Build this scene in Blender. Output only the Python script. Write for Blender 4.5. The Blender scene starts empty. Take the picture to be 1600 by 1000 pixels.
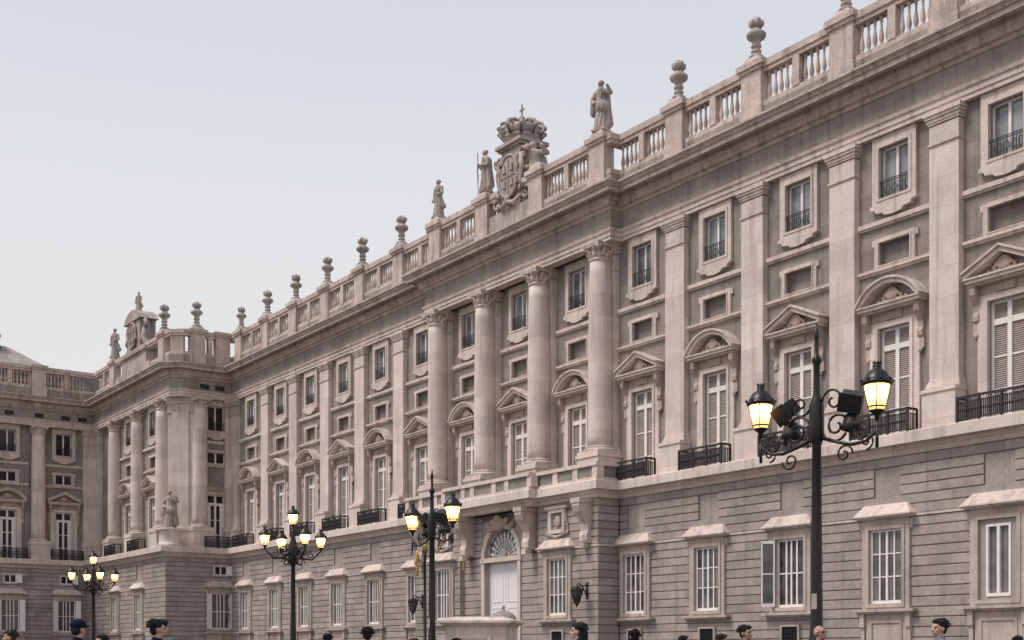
import bpy, bmesh, math, random
import numpy as np
from mathutils import Vector, Matrix
random.seed(7); rng = np.random.default_rng(7)
SC = bpy.context.scene
COL = SC.collection
R = math.radians
# ------------------------------------------------------------------ camera
FPX, XV, HY = 2000.0, -600.0, 1022.0            # focal length, vanishing point and horizon in photo pixels
TH = math.atan2(800 - XV, FPX)
FW = Vector((-math.cos(TH), math.sin(TH), 0)); RT = Vector((math.sin(TH), math.cos(TH), 0))
CZ, GZ = 1.6, 0.3                               # eye level and plaza level
cam = bpy.data.cameras.new('camera'); camo = bpy.data.objects.new('camera', cam); COL.objects.link(camo)
cam.sensor_width = 36; cam.lens = 36 * FPX / 1600; cam.shift_y = (HY - 500) / 1600
cam.clip_start = .1; cam.clip_end = 6000
camo.location = (0, 0, CZ); camo.rotation_euler = (R(90), 0, R(90) - TH)
SC.camera = camo
# ------------------------------------------------------------------ sky, sun, exposure
SUN_AZ, SUN_EL = R(202), R(58)                   # azimuth measured from +Y towards +X
w = bpy.data.worlds.new('World'); SC.world = w; w.use_nodes = True
nt = w.node_tree; nt.nodes.clear()
out = nt.nodes.new('ShaderNodeOutputWorld'); bg = nt.nodes.new('ShaderNodeBackground')
sky = nt.nodes.new('ShaderNodeTexSky'); sky.sky_type = 'NISHITA'; sky.sun_disc = False
sky.sun_elevation = SUN_EL; sky.sun_rotation = SUN_AZ; sky.air_density = 1.0; sky.dust_density = 3.0
tc = nt.nodes.new('ShaderNodeTexCoord'); sx = nt.nodes.new('ShaderNodeSeparateXYZ')
rp = nt.nodes.new('ShaderNodeValToRGB')
nt.links.new(tc.outputs['Generated'], sx.inputs[0]); nt.links.new(sx.outputs['Z'], rp.inputs[0])
els = rp.color_ramp.elements
els[0].position = 0.0; els[0].color = (8.3, 8.15, 7.9, 1)
els[1].position = 1.0; els[1].color = (3.6, 4.2, 5.4, 1)
for p, c in ((.2, (8.2, 8.12, 7.95, 1)), (.33, (7.9, 8.0, 8.25, 1)), (.44, (7.05, 7.3, 7.8, 1))):
    e = els.new(p); e.color = c
mx = nt.nodes.new('ShaderNodeMix'); mx.data_type = 'RGBA'; mx.inputs[0].default_value = .94
nt.links.new(sky.outputs[0], mx.inputs[6]); nt.links.new(rp.outputs[0], mx.inputs[7])
nt.links.new(mx.outputs[2], bg.inputs[0]); bg.inputs[1].default_value = .1
nt.links.new(bg.outputs[0], out.inputs[0])
sl = bpy.data.lights.new('sun', 'SUN'); sl.energy = 2.9; sl.angle = R(22); sl.color = (1, .90, .83)
so = bpy.data.objects.new('sun', sl); COL.objects.link(so)
sd = Vector((math.sin(SUN_AZ) * math.cos(SUN_EL), math.cos(SUN_AZ) * math.cos(SUN_EL), math.sin(SUN_EL)))
so.rotation_euler = sd.to_track_quat('Z', 'Y').to_euler(); so.location = (0, -20, 60)
vs = SC.view_settings; vs.view_transform = 'Standard'; vs.look = 'None'; vs.gamma = 1; vs.exposure = 0; vs.use_curve_mapping = False
# ------------------------------------------------------------------ materials
def nodes_of(name):
    m = bpy.data.materials.new(name); m.use_nodes = True
    n = m.node_tree; b = n.nodes['Principled BSDF']
    return m, n, b
def stone(name, col, var=.12, stain=.35, rough=.85, blocks=None, rnd=.0, bump=.25, streak=.25):
    m, n, b = nodes_of(name); N, L = n.nodes, n.links
    geo = N.new('ShaderNodeNewGeometry')
    a = N.new('ShaderNodeTexNoise'); a.inputs['Scale'].default_value = .9; a.inputs['Detail'].default_value = 6; a.inputs['Roughness'].default_value = .65
    L.new(geo.outputs['Position'], a.inputs['Vector'])
    f = N.new('ShaderNodeTexNoise'); f.inputs['Scale'].default_value = 9; f.inputs['Detail'].default_value = 5; f.inputs['Roughness'].default_value = .7
    L.new(geo.outputs['Position'], f.inputs['Vector'])
    mp = N.new('ShaderNodeMapping'); mp.inputs['Scale'].default_value = (2.2, 2.2, .13)
    L.new(geo.outputs['Position'], mp.inputs['Vector'])
    s = N.new('ShaderNodeTexNoise'); s.inputs['Scale'].default_value = 1.3; s.inputs['Detail'].default_value = 5
    L.new(mp.outputs[0], s.inputs['Vector'])
    def mr(src, lo, hi, a0, a1):
        x = N.new('ShaderNodeMapRange'); x.inputs[1].default_value = lo; x.inputs[2].default_value = hi
        x.inputs[3].default_value = a0; x.inputs[4].default_value = a1; L.new(src, x.inputs[0]); return x.outputs[0]
    def mul(p, q):
        x = N.new('ShaderNodeMath'); x.operation = 'MULTIPLY'
        for i, v in enumerate((p, q)):
            if isinstance(v, (int, float)): x.inputs[i].default_value = v
            else: L.new(v, x.inputs[i])
        return x.outputs[0]
    v = mul(mr(a.outputs[0], .3, .7, 1 - var, 1 + var), mr(f.outputs[0], .3, .7, 1 - var * 1.1, 1 + var * 1.1))
    v = mul(v, mr(s.outputs[0], .52, .72, 1, 1 - streak))
    if rnd:
        oi = N.new('ShaderNodeObjectInfo'); ad = N.new('ShaderNodeMath'); ad.operation = 'ADD'
        L.new(oi.outputs['Random'], ad.inputs[0]); L.new(geo.outputs['Random Per Island'], ad.inputs[1])
        fr = N.new('ShaderNodeMath'); fr.operation = 'FRACT'; L.new(ad.outputs[0], fr.inputs[0])
        v = mul(v, mr(fr.outputs[0], 0, 1, 1 - rnd, 1 + rnd))
    bump_h = f.outputs[0]
    if blocks:
        # faint ashlar joints and block to block tone, on the facade's own axes
        sp = N.new('ShaderNodeSeparateXYZ'); L.new(geo.outputs['Position'], sp.inputs[0])
        sm = N.new('ShaderNodeMath'); sm.operation = 'ADD'; L.new(sp.outputs[0], sm.inputs[0]); L.new(sp.outputs[1], sm.inputs[1])
        cb = N.new('ShaderNodeCombineXYZ'); L.new(sm.outputs[0], cb.inputs[0]); L.new(sp.outputs[2], cb.inputs[1])
        br = N.new('ShaderNodeTexBrick'); br.inputs['Scale'].default_value = 1; br.inputs['Brick Width'].default_value = blocks[0]
        br.inputs['Row Height'].default_value = blocks[1]; br.inputs['Mortar Size'].default_value = .007; br.inputs['Mortar Smooth'].default_value = .3
        br.inputs['Color1'].default_value = (.87,) * 3 + (1,); br.inputs['Color2'].default_value = (1.09,) * 3 + (1,); br.inputs['Mortar'].default_value = (.66,) * 3 + (1,)
        L.new(cb.outputs[0], br.inputs['Vector']); v = mul(v, br.outputs['Color'])
    # lichen and soot in patches
    st = N.new('ShaderNodeTexNoise'); st.inputs['Scale'].default_value = .45; st.inputs['Detail'].default_value = 7; st.inputs['Roughness'].default_value = .72
    mp2 = N.new('ShaderNodeMapping'); mp2.inputs['Location'].default_value = (13, 4, 7); mp2.inputs['Scale'].default_value = (1, 1, .8)
    L.new(geo.outputs['Position'], mp2.inputs[0]); L.new(mp2.outputs[0], st.inputs['Vector'])
    hs = N.new('ShaderNodeMix'); hs.data_type = 'RGBA'; hs.inputs[6].default_value = (*col, 1)
    hs.inputs[7].default_value = (col[0] * .62, col[1] * .64, col[2] * .68, 1)
    L.new(mr(st.outputs[0], .48, .72, 0, stain), hs.inputs[0])
    vm = N.new('ShaderNodeVectorMath'); vm.operation = 'SCALE'; L.new(hs.outputs[2], vm.inputs[0]); L.new(v, vm.inputs['Scale'])
    L.new(vm.outputs[0], b.inputs['Base Color']); b.inputs['Roughness'].default_value = rough; b.inputs['Specular IOR Level'].default_value = .25
    bp = N.new('ShaderNodeBump'); bp.inputs['Strength'].default_value = bump; bp.inputs['Distance'].default_value = .03
    L.new(bump_h, bp.inputs['Height']); L.new(bp.outputs[0], b.inputs['Normal'])
    return m
def plain(name, col, rough=.5, metal=0, spec=.5, noise=.0, nscale=20):
    m, n, b = nodes_of(name)
    b.inputs['Base Color'].default_value = (*col, 1); b.inputs['Roughness'].default_value = rough
    b.inputs['Metallic'].default_value = metal; b.inputs['Specular IOR Level'].default_value = spec
    if noise:
        N, L = n.nodes, n.links
        t = N.new('ShaderNodeTexCoord'); a = N.new('ShaderNodeTexNoise'); a.inputs['Scale'].default_value = nscale; a.inputs['Detail'].default_value = 5
        L.new(t.outputs['Object'], a.inputs['Vector'])
        c = N.new('ShaderNodeValToRGB')
        c.color_ramp.elements[0].position = .3; c.color_ramp.elements[1].position = .7
        c.color_ramp.elements[0].color = (*[x * (1 - noise) for x in col], 1); c.color_ramp.elements[1].color = (*[min(1, x * (1 + noise)) for x in col], 1)
        L.new(a.outputs[0], c.inputs[0]); L.new(c.outputs[0], b.inputs['Base Color'])
    return m
M = {}
M['pale'] = stone('pale_limestone', (.69, .578, .525), .10, .3, blocks=(2.6, 1.25), streak=.26, rnd=.04)
M['trim'] = stone('trim_limestone', (.645, .535, .482), .14, .45, streak=.36, rnd=.06)
M['cornice'] = stone('cornice_limestone', (.56, .455, .405), .2, .65, streak=.45, rnd=.06)
M['lowtrim'] = stone('ground_storey_trim_stone', (.50, .415, .372), .15, .5, streak=.36, rnd=.06)
M['wall'] = stone('grey_wall_stone', (.30, .258, .236), .16, .5, blocks=(1.5, .62), streak=.25)
M['frieze'] = stone('frieze_stone', (.35, .298, .272), .15, .5, blocks=(1.7, 3.1), streak=.3)
M['granite'] = stone('grey_granite', (.375, .325, .302), .17, .5, rnd=.12, streak=.22, bump=.35)
M['joint'] = stone('joint_granite', (.2, .175, .16), .1, .3)
M['weathered'] = stone('weathered_parapet_stone', (.33, .282, .25), .3, .9, streak=.5)
M['warm'] = stone('warm_carved_stone', (.47, .365, .31), .15, .5, streak=.3)
M['statue'] = stone('statue_stone', (.44, .375, .345), .22, .9, streak=.5, bump=.5)
M['paint'] = plain('white_joinery_paint', (.84, .79, .77), .5, noise=.06, nscale=3)
M['dullpaint'] = plain('grey_joinery_paint', (.36, .325, .31), .55, noise=.1, nscale=3)
M['doorpaint'] = plain('white_door_paint', (.78, .75, .77), .5, noise=.04, nscale=2)
M['iron'] = plain('black_iron', (.022, .021, .022), .45, .3, noise=.3)
M['rail'] = plain('weathered_black_railing', (.035, .033, .035), .55, .2, noise=.3)
M['lampiron'] = plain('lamp_black_paint', (.016, .015, .015), .38, .2, noise=.3)
M['gold'] = plain('gilded_metal', (.55, .36, .11), .42, .85, noise=.2)
M['lead'] = stone('lead_roof', (.37, .335, .31), .25, .8, rough=.8)
M['dark'] = plain('dark_interior', (.03, .028, .028), .8)
M['curtain'] = plain('pale_curtain', (.46, .45, .43), .9, noise=.15, nscale=4)
def glass(name, col, rough, spec, lo=.3):
    m, n, b = nodes_of(name); N, L = n.nodes, n.links
    b.inputs['Roughness'].default_value = rough; b.inputs['Specular IOR Level'].default_value = spec
    g = N.new('ShaderNodeNewGeometry'); oi = N.new('ShaderNodeObjectInfo')
    a = N.new('ShaderNodeTexNoise'); a.inputs['Scale'].default_value = 1.6; a.inputs['Detail'].default_value = 3; L.new(g.outputs['Position'], a.inputs['Vector'])
    ad = N.new('ShaderNodeMath'); ad.operation = 'MULTIPLY_ADD'; ad.inputs[1].default_value = .45; L.new(oi.outputs['Random'], ad.inputs[0]); L.new(a.outputs[0], ad.inputs[2])
    r = N.new('ShaderNodeValToRGB'); r.color_ramp.elements[0].position = .35; r.color_ramp.elements[1].position = 1.0
    r.color_ramp.elements[0].color = (*[c * lo for c in col], 1); r.color_ramp.elements[1].color = (*[c * 1.4 for c in col], 1)
    L.new(ad.outputs[0], r.inputs[0]); L.new(r.outputs[0], b.inputs['Base Color'])
    a2 = N.new('ShaderNodeTexNoise'); a2.inputs['Scale'].default_value = 2.2; L.new(g.outputs['Position'], a2.inputs['Vector'])
    bp = N.new('ShaderNodeBump'); bp.inputs['Strength'].default_value = .06; bp.inputs['Distance'].default_value = .1; L.new(a2.outputs[0], bp.inputs['Height']); L.new(bp.outputs[0], b.inputs['Normal'])
    return m
M['louvre'] = plain('beige_louvre_paint', (.36, .305, .27), .6, noise=.12, nscale=2)
M['glass_top'] = glass('upper_window_glass', (.22, .24, .25), .06, .9)
M['glass_mid'] = glass('shuttered_window_glass', (.27, .225, .198), .35, .35, .75)
M['glass_low'] = glass('ground_window_glass', (.13, .12, .115), .12, .5, .12)
M['glass_dark'] = glass('dark_window_glass', (.018, .017, .018), .1, .5)
m, n, b = nodes_of('frosted_lamp_glass')
N, L = n.nodes, n.links
tr = N.new('ShaderNodeBsdfTranslucent'); tr.inputs[0].default_value = (.95, .88, .74, 1)
df = N.new('ShaderNodeBsdfDiffuse'); df.inputs[0].default_value = (.75, .68, .55, 1)
ms = N.new('ShaderNodeMixShader'); ms.inputs[0].default_value = .3
L.new(tr.outputs[0], ms.inputs[1]); L.new(df.outputs[0], ms.inputs[2]); L.new(ms.outputs[0], N['Material Output'].inputs[0]); M['lampglass'] = m
m, n, b = nodes_of('lit_bulb'); b.inputs['Base Color'].default_value = (1, .8, .5, 1); b.inputs['Emission Color'].default_value = (1, .72, .36, 1); b.inputs['Emission Strength'].default_value = 12; M['bulb'] = m
def paving():
    m, n, b = nodes_of('granite_paving'); N, L = n.nodes, n.links
    g = N.new('ShaderNodeNewGeometry'); br = N.new('ShaderNodeTexBrick'); br.inputs['Scale'].default_value = 1
    br.inputs['Brick Width'].default_value = 1.0; br.inputs['Row Height'].default_value = .6; br.inputs['Mortar Size'].default_value = .01
    br.inputs['Color1'].default_value = (.10, .092, .087, 1); br.inputs['Color2'].default_value = (.12, .11, .103, 1); br.inputs['Mortar'].default_value = (.09, .08, .075, 1)
    L.new(g.outputs['Position'], br.inputs['Vector']); L.new(br.outputs['Color'], b.inputs['Base Color']); b.inputs['Roughness'].default_value = .8
    return m
M['paving'] = paving()
# ------------------------------------------------------------------ mesh helpers
class MB:
    def __init__(s): s.v = []; s.f = []; s.sm = []
    def add(s, vs, fs, smooth=False):
        o = len(s.v); s.v += [tuple(p) for p in vs]; s.f += [tuple(i + o for i in f) for f in fs]; s.sm += [smooth] * len(fs); return s
    def box(s, x0, x1, y0, y1, z0, z1):
        return s.add([(x0, y0, z0), (x1, y0, z0), (x1, y1, z0), (x0, y1, z0), (x0, y0, z1), (x1, y0, z1), (x1, y1, z1), (x0, y1, z1)],
                     [(0, 3, 2, 1), (4, 5, 6, 7), (0, 1, 5, 4), (1, 2, 6, 5), (2, 3, 7, 6), (3, 0, 4, 7)])
    def taper(s, x0, x1, y0, y1, z0, X0, X1, Y0, Y1, z1):
        return s.add([(x0, y0, z0), (x1, y0, z0), (x1, y1, z0), (x0, y1, z0), (X0, Y0, z1), (X1, Y0, z1), (X1, Y1, z1), (X0, Y1, z1)],
                     [(0, 3, 2, 1), (4, 5, 6, 7), (0, 1, 5, 4), (1, 2, 6, 5), (2, 3, 7, 6), (3, 0, 4, 7)])
    def prism(s, poly, y0, y1):           # polygon in x,z (counter-clockwise seen from -y), pulled from y0 (front) to y1
        n = len(poly)
        vs = [(x, y0, z) for x, z in poly] + [(x, y1, z) for x, z in poly]
        fs = [tuple(range(n)), tuple(range(2 * n - 1, n - 1, -1))] + [(i, i + n, (i + 1) % n + n, (i + 1) % n) for i in range(n)]
        return s.add(vs, fs)
    def ring(s, x0, x1, z0, z1, X0, X1, Z0, Z1, y0, y1):   # rectangular frame: outer x0..z1, inner X0..Z1
        s.box(x0, X0, y0, y1, z0, z1); s.box(X1, x1, y0, y1, z0, z1); s.box(X0, X1, y0, y1, z0, Z0); s.box(X0, X1, y0, y1, Z1, z1); return s
    def lathe(s, prof, n=16, c=(0, 0), smooth=True, squash=1, cap=True):
        vs = []; fs = []; k = len(prof)
        for r, z in prof:
            for i in range(n):
                a = 2 * math.pi * i / n; vs.append((c[0] + r * math.cos(a), c[1] + r * math.sin(a) * squash, z))
        for j in range(k - 1):
            for i in range(n):
                fs.append((j * n + i, j * n + (i + 1) % n, (j + 1) * n + (i + 1) % n, (j + 1) * n + i))
        if cap: fs.append(tuple(range(n - 1, -1, -1))); fs.append(tuple((k - 1) * n + i for i in range(n)))
        return s.add(vs, fs, smooth)
    def tube(s, pts, r, n=6, smooth=True):
        pts = [Vector(p) for p in pts]; vs = []; fs = []
        rs = r if isinstance(r, (list, tuple)) else [r] * len(pts)
        for i, p in enumerate(pts):
            t = (pts[min(i + 1, len(pts) - 1)] - pts[max(i - 1, 0)]).normalized()
            u = t.cross(Vector((0, 0, 1)) if abs(t.z) < .9 else Vector((1, 0, 0))).normalized(); v = t.cross(u)
            for k in range(n):
                a = 2 * math.pi * k / n; vs.append(p + (u * math.cos(a) + v * math.sin(a)) * rs[i])
        for i in range(len(pts) - 1):
            for k in range(n):
                fs.append((i * n + k, i * n + (k + 1) % n, (i + 1) * n + (k + 1) % n, (i + 1) * n + k))
        fs.append(tuple(range(n - 1, -1, -1))); fs.append(tuple((len(pts) - 1) * n + k for k in range(n)))
        return s.add(vs, fs, smooth)
    def ball(s, c, r, n=10, k=6):
        r = r if isinstance(r, (tuple, list)) else (r, r, r)
        vs = []; fs = []
        for j in range(1, k):
            p = math.pi * j / k
            for i in range(n):
                a = 2 * math.pi * i / n; vs.append((c[0] + r[0] * math.sin(p) * math.cos(a), c[1] + r[1] * math.sin(p) * math.sin(a), c[2] - r[2] * math.cos(p)))
        b0 = len(vs); vs += [(c[0], c[1], c[2] - r[2]), (c[0], c[1], c[2] + r[2])]
        for j in range(k - 2):
            for i in range(n): fs.append((j * n + i, j * n + (i + 1) % n, (j + 1) * n + (i + 1) % n, (j + 1) * n + i))
        for i in range(n): fs.append((b0, (i + 1) % n, i)); fs.append((b0 + 1, (k - 2) * n + i, (k - 2) * n + (i + 1) % n))
        return s.add(vs, fs, True)
    def mesh(s, name, mat):
        me = bpy.data.meshes.new(name); me.from_pydata(s.v, [], s.f)
        if any(s.sm): me.polygons.foreach_set('use_smooth', s.sm)
        me.materials.append(M[mat] if isinstance(mat, str) else mat); me.update()
        return me
def obj(name, me, parent=None, loc=(0, 0, 0), rz=0, scale=None):
    o = bpy.data.objects.new(name, me); COL.objects.link(o); o.parent = parent
    o.location = loc; o.rotation_euler = (0, 0, rz)
    if scale: o.scale = scale
    return o
def tag(o, label, cat, group=None, kind=None):
    o['label'] = label; o['category'] = cat
    if group: o['group'] = group
    if kind: o['kind'] = kind
    return o
def sweep(mb, path, prof, smooth=False):
    """profile (out, z) swept along a plan polyline; outward = left of travel; mitred corners"""
    P = [Vector(p) for p in path]; k = len(prof); vs = []; fs = []
    for i, p in enumerate(P):
        ds = []
        if i > 0: ds.append((P[i] - P[i - 1]).normalized())
        if i < len(P) - 1: ds.append((P[i + 1] - P[i]).normalized())
        ns = [Vector((-d.y, d.x)) for d in ds]
        mvec = ns[0] if len(ns) == 1 else (ns[0] + ns[1]) / (1 + ns[0].dot(ns[1]))
        for o, z in prof: vs.append((p.x + mvec.x * o, p.y + mvec.y * o, z))
    for i in range(len(P) - 1):
        for j in range(k - 1): fs.append((i * k + j, i * k + j + 1, (i + 1) * k + j + 1, (i + 1) * k + j))
    fs.append(tuple(range(k))); fs.append(tuple((len(P) - 1) * k + j for j in range(k - 1, -1, -1)))
    return mb.add(vs, fs, smooth)
_bm = bmesh.new(); bmesh.ops.create_icosphere(_bm, subdivisions=2, radius=1)
ICO_V = np.array([v.co[:] for v in _bm.verts]); ICO_F = [tuple(v.index for v in f.verts) for f in _bm.faces]; _bm.free()
def sculpt(name, prims, voxel, mat, smooth=4, folds=None):
    """one continuous skin over ellipsoids ('e', centre, radii) and tapered limbs ('c', p0, r0, p1, r1)"""
    V = []; F_ = []
    def sph(c, r):
        o = len(V); V.extend((ICO_V * np.array(r) + np.array(c)).tolist()); F_.extend([tuple(i + o for i in f) for f in ICO_F])
    for p in prims:
        if p[0] == 'e': sph(p[1], p[2])
        else:
            _, a, ra, b_, rb = p; a = np.array(a, float); b_ = np.array(b_, float); d = np.linalg.norm(b_ - a)
            k = max(2, int(d / (.45 * min(ra, rb))) + 1)
            for t in np.linspace(0, 1, k): r = ra + (rb - ra) * t; sph(a + (b_ - a) * t, (r, r, r))
    me = bpy.data.meshes.new(name); me.from_pydata(V, [], F_); o = bpy.data.objects.new('tmp', me); COL.objects.link(o)
    md = o.modifiers.new('r', 'REMESH'); md.mode = 'VOXEL'; md.voxel_size = voxel
    if smooth: sm = o.modifiers.new('s', 'SMOOTH'); sm.factor = .5; sm.iterations = smooth
    dg = bpy.context.evaluated_depsgraph_get(); ev = o.evaluated_get(dg); new = bpy.data.meshes.new_from_object(ev)
    bpy.data.objects.remove(o); bpy.data.meshes.remove(me); new.name = name
    n_ = len(new.vertices); co = np.empty(n_ * 3); new.vertices.foreach_get('co', co); co = co.reshape(-1, 3)
    if folds: co = folds(co); new.vertices.foreach_set('co', co.ravel())
    new.polygons.foreach_set('use_smooth', [True] * len(new.polygons)); new.materials.clear(); new.materials.append(M[mat] if isinstance(mat, str) else mat); new.update()
    return new
def at(x, depth, z=GZ):                         # a point on the plaza seen in photo column x at a distance
    p = (FW + RT * ((x - 800) / FPX)) * depth
    return Vector((p.x, p.y, z))
# ------------------------------------------------------------------ ground
g = MB().add([(-3000, -3000, GZ), (3000, -3000, GZ), (3000, 3000, GZ), (-3000, 3000, GZ)], [(0, 1, 2, 3)])
go = obj('plaza_ground', g.mesh('plaza_ground', 'paving')); go['kind'] = 'structure'
# ------------------------------------------------------------------ palace
palace = bpy.data.objects.new('palace', None); COL.objects.link(palace); palace.location = (0, 0, 0)
tag(palace, 'long grey and pale limestone royal palace with pilasters, pediments and balustraded roof', 'palace')
# plan of the upper storeys
WY = 45.0                                        # main wall plane
RX = -107.8; PY = 39.9; WX = -130.2              # return wall, pavilion front wall, far wing wall
PIL_R = [-49.2, -43.72, -38.22, -32.88, -27.4, -21.9, -16.4]
PIL_L = [-77.65, -83.35, -89.0, -94.6, -100.1]
CCOL = [-71.7, -66.15, -60.45, -54.75]
RIGHT_END = -13.6
class Fr:                                        # a facade's own frame: u along it to the right, y into the wall
    def __init__(s, ox, oy, rz): s.o = Vector((ox, oy, 0)); s.rz = rz; s.m = Matrix.Rotation(rz, 3, 'Z')
    def p(s, u, z=0, y=0): v = s.o + s.m @ Vector((u, y, 0)); return Vector((v.x, v.y, z))
FM = Fr(0, WY, 0); FP = Fr(0, PY, 0); FRt = Fr(RX, 0, R(90)); FW_ = Fr(WX, 0, R(90))
def part(name, me, fr, u, parent=palace): return obj(name, me, parent, fr.p(u), fr.rz)
def sub(name, me, parent, loc=(0, 0, 0)): return obj(name, me, parent, loc)
# heights
Z_LED = 10.85; Z_PED = 12.5; Z_CAP = 22.6; Z_ARC = 24.0; Z_FRZ = 24.6; Z_BED = 25.6; Z_COR = 26.26; Z_CYM = 26.76
Z_STR = 7.38; CRS = .415
TOPW = (.78, 21.3, 23.5); BLIND = (.82, 18.42, 19.42); DOOR = (.83, Z_LED, 15.68); LOWW = (.86, 3.75, 6.92); SQ = (.7, 7.48 + 2 * CRS, 7.48 + 5 * CRS)
def wall_mesh(u0, u1, z0, z1, holes, depth=.35):
    """front face with rectangular openings and their reveals"""
    us = sorted({u0, u1} | {h[0] for h in holes} | {h[1] for h in holes}); zs = sorted({z0, z1} | {h[2] for h in holes} | {h[3] for h in holes})
    mb = MB()
    for a, b_ in zip(us, us[1:]):
        runs = []
        for c, d in zip(zs, zs[1:]):
            mu, mz = (a + b_) / 2, (c + d) / 2
            if any(h[0] < mu < h[1] and h[2] < mz < h[3] for h in holes): continue
            if runs and abs(runs[-1][1] - c) < 1e-6: runs[-1][1] = d
            else: runs.append([c, d])
        for c, d in runs: mb.add([(a, 0, c), (b_, 0, c), (b_, 0, d), (a, 0, d)], [(0, 1, 2, 3)])
    for h in holes:
        a, b_, c, d = h[:4]; dp = h[4] if len(h) > 4 else depth
        mb.add([(a, 0, c), (b_, 0, c), (b_, 0, d), (a, 0, d), (a, dp, c), (b_, dp, c), (b_, dp, d), (a, dp, d)],
               [(0, 4, 5, 1), (1, 5, 6, 2), (2, 6, 7, 3), (3, 7, 4, 0), (4, 7, 6, 5)])
    return mb
def bay_holes(uc, blind=True):
    return [(uc - TOPW[0], uc + TOPW[0], TOPW[1], TOPW[2]), (uc - BLIND[0], uc + BLIND[0], BLIND[1], BLIND[2], .22 if blind else .3), (uc - DOOR[0], uc + DOOR[0], DOOR[1], DOOR[2])]
# ---------- shared meshes of a bay
def build_shared():
    S = {}
    # top storey window surround, eared at the foot and with a scalloped apron
    b = MB(); a, z0, z1 = TOPW
    b.ring(-1.14, 1.14, 21.0, 23.97, -a, a, z0, z1, -.16, .02)
    b.ring(-a - .13, a + .13, z0 - .1, z1 + .13, -a, a, z0, z1, -.2, -.15)
    S['top_surround'] = b.mesh('top_surround', 'trim')
    b = MB(); poly = [(-1.2, 21.0), (-1.2, 20.88), (-.95, 20.82), (-.92, 20.7), (-.55, 20.66), (-.45, 20.54), (0, 20.48), (.45, 20.54), (.55, 20.66), (.92, 20.7), (.95, 20.82), (1.2, 20.88), (1.2, 21.0), (1.0, 21.1), (-1.0, 21.1)]
    b.prism(poly, -.24, .0); S['apron'] = b.mesh('window_apron', 'trim')
    # french-style iron guard
    b = MB(); y = -.1
    for z in (21.32, 21.98, 22.06): b.box(-a, a, y - .015, y + .015, z - .018, z + .018)
    for i in range(11):
        x = -a + 2 * a * (i + .5) / 11; b.box(x - .012, x + .012, y - .01, y + .01, 21.33, 22.0)
    for i in range(5):
        cx = -a + 2 * a * (i + .5) / 5; pts = [(cx + .1 * math.cos(t), y, 21.65 + .2 * math.sin(t)) for t in np.linspace(0, 2 * math.pi, 11)]; b.tube(pts, .014, 4)
    S['guard'] = b.mesh('window_guard', 'rail')
    b = MB(); b.ring(-a, a, z0, z1, -a + .08, a - .08, z0 + .1, z1 - .09, .12, .2); b.box(-.06, .06, .1, .2, z0 + .1, z1 - .09)
    S['top_sash'] = b.mesh('top_sash', 'paint')
    b = MB()
    for s in (-1, 1):
        for z in (22.05, 22.78): x0, x1 = sorted((s * .06, s * (a - .08))); b.box(x0, x1, .135, .18, z - .018, z + .018)
    S['top_bars'] = b.mesh('glazing_bar', 'paint')
    pw = a - .14
    S['top_pane'] = MB().box(0, pw, .19, .2, z0 + .1, z1 - .09).mesh('top_pane', 'glass_top')
    S['top_pane_dark'] = MB().box(0, pw, .19, .2, z0 + .1, z1 - .09).mesh('top_pane_dark', 'glass_dark')
    # blind panel surround with ears
    b = MB(); a, z0, z1 = BLIND
    b.ring(-1.06, 1.06, z0 - .1, z1 + .2, -a, a, z0, z1, -.13, .02)
    b.box(-1.2, -1.062, -.11, .02, z1 - .1, z1 + .17); b.box(1.062, 1.2, -.11, .02, z1 - .1, z1 + .17)
    b.ring(-a - .06, a + .06, z0 - .05, z1 + .06, -a, a, z0, z1, -.17, -.12)
    S['blind_surround'] = b.mesh('panel_surround', 'trim')
    b = MB(); b.ring(-a, a, z0, z1, -a + .07, a - .07, z0 + .07, z1 - .07, .05, .12); b.box(-.07, .07, .05, .12, z0 + .07, z1 - .07)
    S['mezz_sash'] = b.mesh('mezzanine_sash', 'paint'); S['mezz_pane'] = MB().box(0, a - .14, .1, .11, z0 + .07, z1 - .07).mesh('mezzanine_pane', 'glass_dark')
    # door surround, frieze, consoles, pediments
    b = MB(); a, z0, z1 = DOOR
    b.ring(-1.3, 1.3, z0, z1 + .26, -a, a, z0 - .001, z1, -.13, .02); b.ring(-a - .16, a + .16, z0, z1 + .14, -a, a, z0 - .001, z1, -.19, -.12)
    S['door_surround'] = b.mesh('door_surround', 'pale')
    b = MB(); b.box(-1.22, 1.22, -.1, .02, z1 + .26, 16.36); b.box(-.42, .42, -.17, -.09, z1 + .3, 16.34); S['door_frieze'] = b.mesh('door_frieze', 'warm')
    prof = [(0, 16.36), (0, 14.95), (-.1, 14.9), (-.19, 15.0), (-.2, 15.2), (-.14, 15.35), (-.16, 15.6), (-.3, 15.8), (-.42, 16.0), (-.45, 16.2), (-.42, 16.36)]
    n_ = len(prof)
    b = MB(); vs = [(-.13, y, z) for y, z in prof] + [(.13, y, z) for y, z in prof]
    b.add(vs, [tuple(range(n_)), tuple(range(2 * n_ - 1, n_ - 1, -1))] + [(i, i + n_, (i + 1) % n_ + n_, (i + 1) % n_) for i in range(n_)])
    b.box(-.16, .16, -.12, 0, 14.45, 14.9); b.ball((0, -.13, 14.4), (.11, .07, .13), 8, 5)
    S['console'] = b.mesh('pediment_console', 'warm')
    W_ = 1.64
    def cornice(b):
        for (h0, h1, o, dx) in ((16.36, 16.44, .42, -.16), (16.44, 16.58, .58, -.05), (16.58, 16.66, .66, 0)): b.box(-W_ - dx - .0, W_ + dx, -o, .0, h0, h1)
    def cornice2(b):
        for (h0, h1, o, x) in ((16.36, 16.44, .42, W_ - .16), (16.44, 16.58, .58, W_ - .05), (16.58, 16.65, .65, W_)): b.box(-x, x, -o, 0, h0, h1)
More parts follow.
